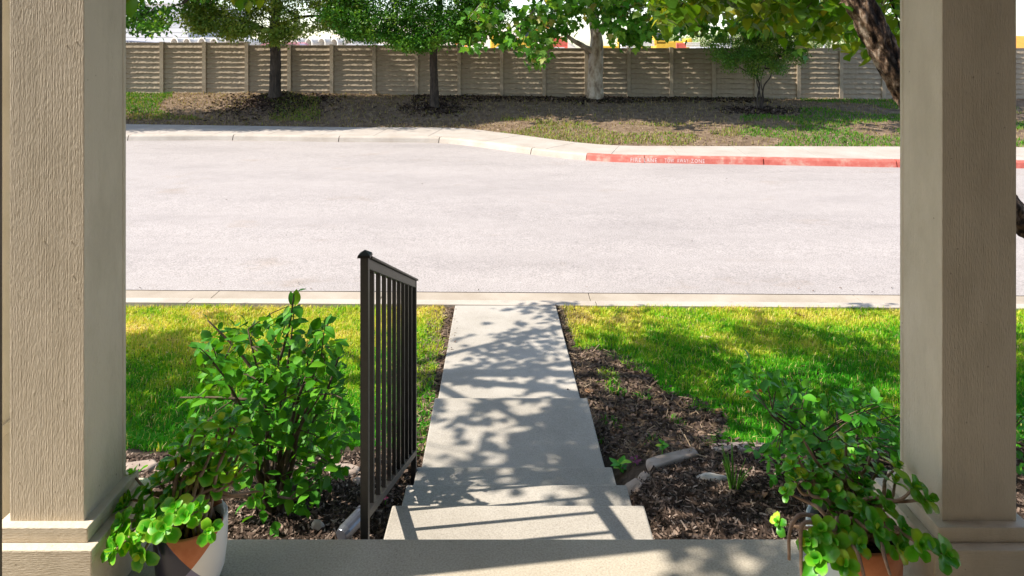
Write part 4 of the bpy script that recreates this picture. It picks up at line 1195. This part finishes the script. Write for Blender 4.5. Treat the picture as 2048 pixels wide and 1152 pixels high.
for (x, y) in ((1497,786),(1521,783)):
    P = at(x, y, 3.1); mb = MB()
    for k in range(14):
        a = rnd.uniform(0,6.28); rr_ = .013*math.sqrt(rnd.random()); c = P + Vector((rr_*math.cos(a), rr_*math.sin(a)*.6, .004*rnd.random()+.006-rr_*.4))
        mb.add([c+Vector((-.004,-.003,0)), c+Vector((.004,-.003,.001)), c+Vector((.004,.003,.003)), c+Vector((-.004,.003,.002))], [(0,1,2,3)])
    mb.build('flower', M['orange'], lan)
base = at(2075, 900, 3.4); base.z = g0(base.x, base.y)
shrub('side_shrub', 'dark shrub just showing past the right column', base, [(1990,830),(2080,820),(2120,900),(2100,990),(1990,990)], 3.4, .2, 40, 60, .055, M['lf_lant'], 'oval', 6, .3, 12)

# ================================================================== POTS
def round_leaf(var, m):
    key = ('round', m.name, var)
    if key in LEAFMESH: return LEAFMESH[key]
    rr = random.Random(90+var); n = 28; V = [(0,.5,.02)]; E = [0]
    for ring, (s_, z_) in enumerate(((.62,.0),(1.0,.0))):
        for k in range(n):
            a = 2*math.pi*k/n
            x = .40*math.sin(a)*s_*(1+.12*var*.5); y = .5 - .5*math.cos(a)*s_
            if ring: 
                sc_ = 1 + .045*math.cos(k*math.pi*.5) + .02*math.sin(k*1.1+var); x *= sc_; y = .5 + (y-.5)*sc_
            x *= .55 + .62*min(1, max(0,y))
            z = .10*math.sin(y*2.6) - .26*(y**2)*(.4+.35*var) + .22*abs(x)
            V.append((x, y, z)); E.append(float(ring))
    Fq = [(0, 1+k, 1+(k+1)%n) for k in range(n)] + [(1+k, 1+n+k, 1+n+(k+1)%n, 1+(k+1)%n) for k in range(n)]
    me = bpy.data.meshes.new('leaf_blade'); me.from_pydata(V, [], Fq)
    a = me.attributes.new('edge', 'FLOAT', 'POINT'); a.data.foreach_set('value', E)
    me.polygons.foreach_set('use_smooth', [True]*len(Fq)); me.materials.append(m)
    LEAFMESH[key] = me; return me
def rosette(e, P, size, axis, m, rr, pairs=4):
    """opposite pairs of scalloped leaves, each pair turned a quarter against the last"""
    axis = Vector(axis).normalized(); q = axis.to_track_quat('Z', 'Y').to_matrix().to_4x4()
    tw = rr.uniform(0, 6.28)
    for k in range(pairs):
        f = k/max(1,pairs-1); s_ = size*(1-.55*f)*rr.uniform(.85,1.15)
        for h in (0, math.pi):
            M4 = Matrix.Translation(Vector(P) + axis*(size*.32*f - size*.12) - Vector(e.location)) @ q @ Matrix.Rotation(tw + k*1.45 + h + rr.gauss(0,.15), 4, 'Z') @ Matrix.Rotation(.12 + 1.0*f + rr.gauss(0,.14), 4, 'X') @ Matrix.Scale(s_, 4)
            o = bpy.data.objects.new('leaf', round_leaf(rr.randrange(3), m)); C.objects.link(o); o.parent = e; o.matrix_local = M4
def pot_paint(name, cx, cy, th, v0, cr_, cl_, cols):
    m, t = nmat(name)
    tc = nd(t, 'ShaderNodeTexCoord'); sx = nd(t, 'ShaderNodeSeparateXYZ'); t.links.new(tc.outputs['Object'], sx.inputs[0])
    # along-the-face coordinate u (seen from the porch) and height v
    u = math_n(t, 'ADD', math_n(t, 'MULTIPLY', sx.outputs[0], math.cos(th)), math_n(t, 'MULTIPLY', sx.outputs[1], math.sin(th)))
    v = math_n(t, 'SUBTRACT', sx.outputs[2], v0)
    right = math_n(t, 'GREATER_THAN', math_n(t, 'SUBTRACT', math_n(t, 'MULTIPLY', u, cr_), v), 0.0)
    left = math_n(t, 'GREATER_THAN', math_n(t, 'SUBTRACT', math_n(t, 'MULTIPLY', u, -cl_), v), 0.0)
    vec = coords(t)
    clay = ramp(t, noise_n(t, vec, 22, 5), [(.35,(0.42,0.135,0.055)),(.65,(0.52,0.19,0.085))])
    a = mixc(t, clay, cols[0], right); b = mixc(t, a, cols[1], left)
    both = math_n(t, 'MULTIPLY', left, right); c = mixc(t, b, cols[2], both)
    ro = math_n(t, 'SUBTRACT', .8, math_n(t, 'MULTIPLY', math_n(t, 'MAXIMUM', left, right), .45))
    finish(t, c, ro, noise_n(t, vec, 150), .1, .002, .4)
    return m
def pot(name, label, cx, cy, r_, h, paint):
    e = empty(name, (cx, cy, 0), label, 'pot', 'potted plants on the porch')
    prof = [(r_*.62,.002),(r_*.80,.012),(r_*.92,.045),(r_*.98,.10),(r_,h*.75),(r_,h-.004),(r_-.003,h),(r_-.009,h),(r_-.012,h-.006),(r_-.016,h-.035),(r_-.018,.04)]
    mb = MB().lathe(prof, 0, 0, 48); me = mb.mesh('pot'); me.materials.append(paint)
    me.polygons.foreach_set('use_smooth', [True]*len(me.polygons))
    o = bpy.data.objects.new('pot', me); C.objects.link(o); o.parent = e
    s2 = MB()
    ring = 24; s2.v.append((0,0,h-.026))
    for q in (0.5, 1.0):
        for k in range(ring):
            a = 2*math.pi*k/ring; s2.v.append(((r_-.0165)*q*math.cos(a), (r_-.0165)*q*math.sin(a), h-.03+.006*n3(k, q*7, 2)))
    s2.f = [(0,1+k,1+(k+1)%ring) for k in range(ring)] + [(1+k,1+ring+k,1+ring+(k+1)%ring,1+(k+1)%ring) for k in range(ring)]
    mo = s2.mesh('potting_soil'); mo.materials.append(M['mulch'])
    o2 = bpy.data.objects.new('potting_soil', mo); C.objects.link(o2); o2.parent = e
    return e
def grow(e, centre, h, spots, m, size, rr, pairs, stem_m):
    for (x, y, Y, s_) in spots:
        P = at(x, y, Y)
        b0 = Vector((centre[0] + rr.uniform(-.05,.05), centre[1] + rr.uniform(-.05,.05), h-.03))
        mid1 = b0.lerp(P, .35) + Vector((rr.uniform(-.02,.02), rr.uniform(-.02,.02), .05)); mid2 = b0.lerp(P, .72) + Vector((rr.uniform(-.025,.025), rr.uniform(-.02,.02), .01 if P.z > h else .03))
        if P.z < h: mid1.z = max(mid1.z, h+.03); mid2.z = max(mid2.z, min(h+.015, P.z+.05))
        PPb = smooth_path([b0, mid1, mid2, P], 6)
        MB().tube(PPb, lerp_list([.0065,.0055,.0048,.0035], len(PPb)), 7, .15, 60).build('stem', stem_m, e, smooth=True)
        ax = (P - mid2).normalized() + Vector((0,-.55,.9))
        rosette(e, P, size*s_, ax, m, rr, pairs)
rr = random.Random(11)
pl = pot_paint('painted_clay_left', -.94, 2.0, .44, .105, 1.0, 1.25, ((.72,.69,.66), (.018,.018,.04), (.16,.15,.24)))
pot_l = pot('potted_plant', 'clay pot painted white and navy with variegated scalloped leaves, left column', -.94, 2.0, .100, .19, pl)
SPL = [(249,1043,1.93,1.0),(233,1098,1.88,1.15),(287,1105,1.90,1.1),(262,1000,2.05,1.0),(268,952,2.12,.95),(305,1030,1.94,1.1),(330,1058,1.88,1.05),(352,1020,1.93,1.15),(398,1020,1.94,1.05),(418,1062,1.88,.8),(364,985,2.02,1.05),(330,940,2.1,1.0),(364,890,2.12,1.05),(398,908,2.08,1.1),(418,938,2.05,1.0),(445,875,2.1,1.1),(393,852,2.14,1.0),(460,832,2.13,1.05),(425,898,2.06,1.0),(508,996,2.12,.85),(530,980,2.14,.8),(470,962,2.08,.9),(493,925,2.12,1.0),(340,1000,2.0,1.0),(300,985,2.05,1.0),(385,955,2.02,1.0),(440,925,2.1,.95),(475,880,2.15,.9),(290,1065,1.9,.9),(410,870,2.12,1.15),(440,850,2.1,1.2),(475,850,2.12,1.1),(380,920,2.06,1.2),(350,915,2.1,1.2),(405,940,2.04,1.15),(450,905,2.08,1.2),(480,905,2.12,1.1),(320,965,2.06,1.2),(285,1025,1.98,1.1),(240,1070,1.92,1.1),(265,1085,1.9,1.0),(350,960,2.04,1.2),(425,970,2.04,1.1),(455,945,2.08,1.1),(310,1060,1.9,1.0),(375,1035,1.9,1.0),(250,1015,2.0,1.0)]
grow(pot_l, (-.94, 2.0), .19, SPL, M['lf_pot'], .045, rr, 4, M['stem'])
prp = pot_paint('painted_clay_right', .955, 1.9, -.42, .10, -1.0, 3.0, ((.52,.58,.60), (.52,.58,.60), (.52,.58,.60)))
pot_r = pot('potted_plant', 'clay and pale blue pot with a trailing leggy succulent, right column', .955, 1.91, .122, .235, prp)
SPR = [(1606,878,2.0,.85),(1586,934,1.98,.85),(1590,962,1.96,.8),(1558,1046,1.9,.62),(1692,886,2.03,.9),(1712,930,2.0,1.0),(1754,946,2.0,.95),(1792,936,2.05,.9),(1826,978,1.88,1.15),(1852,1000,1.86,1.0),(1750,1060,1.80,1.05),(1645,1062,1.80,1.05),(1636,1118,1.77,1.15),(1690,1124,1.76,1.15),(1676,985,1.92,.95),(1702,1012,1.88,1.0),(1724,1026,1.86,1.0),(1794,1096,1.79,.95),(1838,1092,1.76,1.15),(1886,1110,1.74,1.15),(1652,922,2.0,.9),(1730,974,1.95,.95),(1668,948,1.98,.9),(1640,990,1.92,.85),(1770,1000,1.9,.9),(1745,900,2.05,.85),(1770,1020,1.86,.9),(1690,1060,1.82,.9),(1660,1020,1.9,.8),(1790,965,2.0,.9),(1625,940,1.98,.9),(1705,960,1.96,.95),(1740,1005,1.9,.95),(1680,920,2.0,.95),(1655,965,1.95,.9),(1720,995,1.92,.95),(1665,1085,1.79,1.1),(1715,1090,1.78,1.0),(1620,1085,1.79,.9),(1800,1060,1.82,1.0),(1590,905,2.0,.8),(1610,960,1.95,.8),(1575,985,1.92,.7)]
grow(pot_r, (.955, 1.91), .235, SPR, M['lf_kal'], .047, rr, 4, M['stem'])
for q in ([(1640,1035,1.85),(1600,1030,1.82),(1580,1060,1.80),(1578,1120,1.78)], [(1650,1050,1.83),(1606,1048,1.80),(1602,1110,1.78),(1604,1170,1.77)], [(1690,1075,1.8),(1712,1100,1.76),(1722,1130,1.74),(1730,1160,1.73)], [(1760,1075,1.8),(1768,1110,1.75),(1780,1150,1.73)]):
    pts = smooth_path([at(*a) for a in q], 6)
    MB().tube(pts, lerp_list([.006,.005,.004], len(pts)), 7, .15, 60).build('stem', M['stem'], pot_r, smooth=True)

# ================================================================== BEYOND THE FENCE
M['culvert'] = simple('culvert_concrete', (0.52,0.49,0.45), (0.66,0.63,0.59), 2, .85)
M['bldg'] = simple('pale_panel_wall', (0.62,0.62,0.64), (0.70,0.70,0.71), .6, .8)
M['bldg_d'] = simple('grey_panel_wall', (0.40,0.41,0.45), (0.46,0.47,0.50), .6, .8)
M['yellow'] = simple('machine_yellow', (0.55,0.33,0.03), (0.65,0.41,0.05), 3, .5)
M['orange_p'] = simple('machine_orange', (0.60,0.22,0.03), (0.68,0.28,0.05), 3, .5)
M['redp'] = simple('red_panel', (0.50,0.09,0.06), (0.58,0.13,0.09), 3, .6)
M['dark'] = simple('dark_rubber', (0.02,0.02,0.022), (0.04,0.04,0.045), 6, .7)
M['glass'] = simple('machine_glass', (0.03,0.04,0.055), (0.05,0.065,0.08), 3, .1, spec=.6)
M['pole'] = simple('galvanised_pole', (0.35,0.36,0.38), (0.45,0.46,0.48), 5, .5, metallic=.3)
def culvert(px_, topy, Y, rp, dx, dy, L, label, grp):
    r_ = rp*Y/F; c = at(px_, topy, Y); c.z -= r_
    e = empty('culvert_pipe', (c.x, c.y, c.z-r_), label, 'pipe', grp)
    d = Vector((dx, dy, 0)).normalized(); s_ = Vector((-d.y, d.x, 0)); n = 24; mb = MB()
    for (rad, off) in ((r_*.84,L),(r_*.84,0),(r_,0),(r_,L)):
        for k in range(n):
            a = 2*math.pi*k/n; mb.v.append(tuple(c + d*off + s_*(rad*math.cos(a)) + Vector((0,0,rad*math.sin(a)))))
    for q in range(4):
        q2 = (q+1) % 4
        for k in range(n): mb.f.append((q*n+k, q*n+(k+1)%n, q2*n+(k+1)%n, q2*n+k))
    mb.build('barrel', M['culvert'], e, smooth=False)
    mb = MB()
    for (rad, off) in ((r_*1.002,0),(r_*1.07,0),(r_*1.07,.12),(r_*1.002,.12)):
        for k in range(n):
            a = 2*math.pi*k/n; mb.v.append(tuple(c + d*off + s_*(rad*math.cos(a)) + Vector((0,0,rad*math.sin(a)))))
    for q in range(4):
        q2 = (q+1) % 4
        for k in range(n): mb.f.append((q*n+k, q*n+(k+1)%n, q2*n+(k+1)%n, q2*n+k))
    mb.build('collar', M['culvert'], e)
ordn = ['first','second','third','fourth','fifth','sixth']
for i, x in enumerate((348,373,403,427,457,482)):
    culvert(x, 75 + (i%2), 46, 11.2, .50, 1, 2.4, f'{ordn[i]} concrete pipe from the left in the row left of the oak', 'concrete pipes left of the oak')
for i, x in enumerate((588,617,643,668,696)):
    culvert(x, 75.5 + (i%2), 46, 11.5, .75, 1, 2.4, f'{ordn[i]} concrete pipe from the left in the row between oak and elm', 'concrete pipes right of the oak')
# pale building at the left
e = empty('warehouse', at(300, 90, 75), 'pale panelled warehouse behind the fence at the far left', 'building')
A, B = at(150, 20, 75), at(376, 20, 75); gz_ = 1.4
ztop = 75*(100-8)/F + EYE
w_ = MB()
for i in range(10):
    z0, z1 = gz_ + i*(ztop-gz_)/10, gz_ + (i+1)*(ztop-gz_)/10 - .035
    MB().box(A.x-6, B.x, 75, 75.3, z0, z1).build('panel', M['bldg'], e)
MB().box(A.x-5.9, B.x-.1, 75.31, 87, gz_-1, ztop-.02).build('wall', M['bldg_d'], e)
MB().add([(B.x+.01,75.05,gz_-1),(B.x+1.2,90,gz_-1),(B.x+1.2,90,ztop),(B.x+.01,75.05,ztop)], [(0,1,2,3)]).build('side_wall', M['bldg_d'], e)
MB().box(A.x-6.2, B.x+.3, 74.7, 87.2, ztop, ztop+.25).build('roof', M['bldg'], e)
# trailer bed of lattice steel at far left
e = empty('steel_truss', at(270, 92, 40), 'low dark steel lattice lying behind the fence at the far left', 'truss')
a0, a1 = at(225, 80, 40), at(322, 86, 40)
M['bluesteel'] = simple('blue_grey_steel', (0.10,0.12,0.18), (0.20,0.22,0.28), 4, .5)
for off in (0, -.22):
    MB().tube([a0+Vector((0,0,off)), a1+Vector((0,0,off))], .045, 6).build('chord', M['bluesteel'], e)
for i in range(14):
    p0 = a0.lerp(a1, i/14); p1 = a0.lerp(a1, (i+1)/14) + Vector((0,0,-.22))
    MB().tube([p0, p1], .03, 5).build('web_bar', M['bluesteel'], e)
# spoil heap
mb = MB(); NXh, NYh = 60, 14
for j in range(NYh):
    for i in range(NXh):
        u, v = i/(NXh-1), j/(NYh-1)
        x = -26 + 34*u; y = 70 + 24*v
        z = 1.5 + 3.4*math.sin(math.pi*u)**.5*math.sin(math.pi*v)*(1 + .35*n3(x*.25, y*.2, 3)) + .4*n3(x*.8, y*.8, 1) - .3
        mb.v.append((x, y, z))
for j in range(NYh-1):
    for i in range(NXh-1):
        a = j*NXh+i; mb.f.append((a, a+1, a+NXh+1, a+NXh))
tag(mb.build('spoil_heap', M['site'], smooth=True), kind='structure')
# excavators
def excavator(name, px_, Y, gz_, flip, label, body_m, arm_m, s_=1.0, boom=((.6,1.7),(2.0,3.4),(3.4,2.4),(3.6,.9))):
    x0 = (px_-HX)*Y/F; e = empty(name, (x0, Y, gz_), label, 'excavator', 'excavators on the site')
    def T(x, y, z): return (x0 + flip*x*s_, Y + y*s_, gz_ + z*s_)
    def bx(nm, m, xa, xb, ya, yb, za_, zb_, bev=.05):
        xs2 = sorted((T(xa,0,0)[0], T(xb,0,0)[0])); return MB().box(xs2[0], xs2[1], Y+ya*s_, Y+yb*s_, gz_+za_*s_, gz_+zb_*s_).build(nm, m, e, bevel=bev*s_)
    bx('track', M['dark'], -1.7, 1.5, -1.25, -.75, 0, .75, .3); bx('track', M['dark'], -1.7, 1.5, .75, 1.25, 0, .75, .3)
    bx('body', body_m, -2.1, 1.2, -1.2, 1.2, .9, 1.9, .12)
    cab = bx('cab', body_m, .1, 1.35, -1.2, -.2, 1.55, 2.9, .1)
    bx('window', M['glass'], .2, 1.25, -1.23, -1.205, 2.0, 2.75, .02)
    bx('counterweight', body_m, -2.5, -2.0, -1.1, 1.1, .95, 2.2, .15)
    P = [Vector(T(a, .25, b)) for a, b in boom]
    for nm, a, b, r0, r1 in (('boom', P[0], P[1], .24, .22), ('boom', P[1], P[2], .22, .17), ('stick', P[2], P[3], .16, .11)):
        MB().tube([a, a.lerp(b,.5), b], [r0*s_, r0*1.1*s_, r1*s_], 4).build(nm, arm_m, e)
    b = P[3]; w2 = .4*s_
    mb = MB(); q = [(0,0),(.5,-.15),(.6,-.6),(.2,-.8),(-.2,-.6)]
    mb.add([(b.x+flip*a*s_, b.y-w2, b.z+c*s_) for a, c in q] + [(b.x+flip*a*s_, b.y+w2, b.z+c*s_) for a, c in q], [tuple(range(5)), tuple(range(9,4,-1))] + [(i,(i+1)%5,5+(i+1)%5,5+i) for i in range(5)])
    mb.build('bucket', M['dark'], e)
excavator('excavator', 1040, 52, .75, 1, 'yellow excavator with an orange arm seen left of the sycamore trunk', M['yellow'], M['orange_p'], .9, ((.6,1.7),(1.5,2.6),(2.3,2.9),(2.9,1.2)))
excavator('excavator', 1330, 66, .6, -1, 'yellow excavator with raised boom right of the sycamore trunk', M['yellow'], M['yellow'], .95, ((.6,1.7),(1.2,3.0),(2.0,3.5),(2.3,1.6)))
excavator('excavator', 1232, 62, .6, 1, 'small yellow digger just right of the sycamore trunk', M['yellow'], M['yellow'], .7)
# red and orange barriers, parked cars, poles
def barrier(px_, Y, w0, h, m, label, top=None):
    p = at(px_, top or 72, Y); e = empty('water_barrier', (p.x, Y, p.z-h), label, 'barrier', 'bright barriers behind the fence')
    mb = MB(); q = [(-.5,0),(.5,0),(.42,.25),(.22,.45),(.16,1.0),(-.16,1.0),(-.22,.45),(-.42,.25)]
    mb.add([(p.x-w0/2, Y+a*.5, p.z-h+b*h) for a, b in q] + [(p.x+w0/2, Y+a*.5, p.z-h+b*h) for a, b in q], [tuple(range(8)), tuple(range(15,7,-1))] + [(i,(i+1)%8,8+(i+1)%8,8+i) for i in range(8)])
    mb.build('body', m, e, bevel=.03)
    MB().box(p.x-w0*.3, p.x+w0*.3, Y-.27, Y-.255, p.z-h*.75, p.z-h*.6).build('stripe', M['bldg'], e)
barrier(922, 40, .75, .9, M['orange_p'], 'orange barrier showing over the fence beside the elm trunk', 70)
barrier(1118, 44, 1.1, 1.1, M['redp'], 'red barrier showing over the fence left of the sycamore', 74)
barrier(1362, 44, .6, .7, M['redp'], 'small red barrier showing over the fence right of the sycamore', 86)
def car(px_, Y, gz_, m, label, flip=1):
    x0 = (px_-HX)*Y/F; e = empty('parked_car', (x0, Y, gz_), label, 'car', 'cars parked on the site')
    prof = [(-2.2,.35),(2.2,.35),(2.25,.75),(1.9,.92),(1.0,1.0),(.45,1.45),(-1.2,1.48),(-1.9,1.05),(-2.25,.95)]
    mb = MB(); n = len(prof)
    mb.add([(x0+flip*a, Y-.85, gz_+b) for a, b in prof] + [(x0+flip*a, Y+.85, gz_+b) for a, b in prof], [tuple(range(n)), tuple(range(2*n-1,n-1,-1))] + [(i,(i+1)%n,n+(i+1)%n,n+i) for i in range(n)])
    mb.build('body', m, e, bevel=.06)
    win = [(.8,1.02),(.40,1.38),(-1.1,1.40),(-1.6,1.05)]
    MB().add([(x0+flip*a, Y-.86, gz_+b) for a, b in win], [(0,1,2,3)]).build('window', M['glass'], e)
    for a in (-1.4, 1.4):
        MB().tube([(x0+flip*a, Y-.88, gz_+.33), (x0+flip*a, Y-.66, gz_+.33)], .33, 16).build('wheel', M['dark'], e)
M['carpink'] = simple('car_paint_maroon', (0.45,0.20,0.22), (0.50,0.24,0.26), 3, .25, spec=.6)
M['carwhite'] = simple('car_paint_white', (0.62,0.63,0.66), (0.70,0.71,0.73), 3, .25, spec=.6)
car(586, 38, .48, M['carpink'], 'dusty red car roof showing over the fence beside the oak trunk')
car(745, 40, .40, M['carwhite'], 'white car showing over the fence left of the elm')
car(1010, 42, .25, M['carwhite'], 'white car roof showing over the fence between elm and sycamore', -1)
car(1400, 48, .25, M['carwhite'], 'white car showing over the fence left of the tall grey pole', -1)
for x, Y, topy, r0, lab in ((1360, 80, -60, .10, 'thin dark utility pole above the fence left of the crape myrtle'), (1461, 60, -40, .13, 'tall grey light pole rising above the fence beside the crape myrtle'), (1648, 60, -40, .09, 'thin pale pole rising above the fence near the leaning trunk')):
    p = at(x, 95, Y); tp = at(x, topy, Y)
    e = empty('light_pole', (p.x, Y, 1.0), lab, 'pole', 'poles on the site')
    MB().tube([(p.x,Y,1.0), (p.x,Y,tp.z)], [r0, r0*.6], 10).build('shaft', M['pole'], e)
    MB().box(p.x-.05, p.x+1.4, Y-.05, Y+.05, tp.z-.12, tp.z).build('arm', M['pole'], e)
    MB().box(p.x+.9, p.x+1.7, Y-.16, Y+.16, tp.z-.22, tp.z-.125).build('lamp_head', M['pole'], e)
# material crates and rubble
for i, (x, y, Y, w0, h, m, lab) in enumerate(((1255,82,50,.9,.6,'bldg','pale crate right of the sycamore trunk'),(1290,80,58,1.6,.5,'culvert','pale slab stack under the raised boom'),(1602,80,46,.65,.5,'bldg','white crate stack right of the crape myrtle'),(1385,84,52,1.2,.4,'culvert','low pale block stack beside the dark pole'),(1440,86,56,1.4,.4,'bldg','low white crate beside the tall grey pole'))):
    p = at(x, y, Y); e = empty('crate_stack', (p.x, Y, p.z-h), lab, 'crates', 'crates behind the fence')
    for k in range(3):
        MB().box(p.x-w0/2+.03*k, p.x+w0/2-.02*k, Y, Y+.6, p.z-h+h*k/3, p.z-h+h*(k+1)/3-.03).build('crate', M[m], e, bevel=.01)
# tan-roofed hut past the right column
e = empty('site_hut', at(2045, 110, 60), 'tan-roofed hut at the right edge past the right column', 'building')
p = at(2060, 96, 60)
MB().box(p.x-1.2, p.x+3, 60, 64, .6, p.z).build('wall', M['bldg'], e)
MB().add([(p.x-1.5,59.6,p.z),(p.x+3.3,59.6,p.z),(p.x+3.3,62,p.z+1.1),(p.x-1.5+1.2,62,p.z+1.1),(p.x-1.5,64.4,p.z),(p.x+3.3,64.4,p.z)], [(0,1,2,3),(3,2,5,4),(0,3,4)]).build('roof', M['orange_p'], e)
# far trees
for i, (x, y, Y, wd, hg, lab) in enumerate(((1300,66,120,3.8,5,'leftmost pale far tree beyond the excavator'),(1345,70,130,4,4.6,'pale far tree behind the yellow boom'),(1400,62,140,4.5,5.6,'grey green far tree left of the tall grey pole'),(1442,64,130,3.6,5,'grey green far tree touching the tall grey pole'),(1482,58,110,4.4,5,'rounded light green far tree right of the tall grey pole'),(1530,66,130,4,4.6,'far tree seen above the crape myrtle'),(1580,60,130,4.4,5.4,'far tree between crape myrtle and thin pale pole'),(1625,58,120,4,5.2,'far tree left of the thin pale pole'),(1675,56,120,4.4,5.6,'far tree right of the thin pale pole'),(1725,58,125,4.4,5.4,'far tree beside the leaning trunk'),(1775,60,130,4.4,5,'far tree behind the leaning trunk'))):
    p = at(x, y, Y); base = Vector((p.x, Y, 1.2)); e = empty('far_tree', base, lab, 'tree', 'trees beyond the site')
    hh = p.z - base.z
    MB().tube([base-Vector((0,0,.5)), base+Vector((.1,0,hh*.5)), base+Vector((0,0,hh*.9))], [.25,.18,.05], 7).build('trunk', M['bark_dark'], e)
    k = 900; u = rng.normal(0,1,(k,3)); u /= np.linalg.norm(u,axis=1)[:,None]; u *= rng.uniform(.55,1.05,k)[:,None]**.6
    lump = np.array([1+.35*n3(a*1.7+i, b*1.7, c*1.7) for a, b, c in u])
    pts = np.array((base.x, base.y, base.z+hh*.58)) + u*lump[:,None]*np.array([wd*.62, wd*.62, hh*.44])
    leaf_cloud('crown', pts, .55, 'quad', M['fartree'], e, .3, .8)
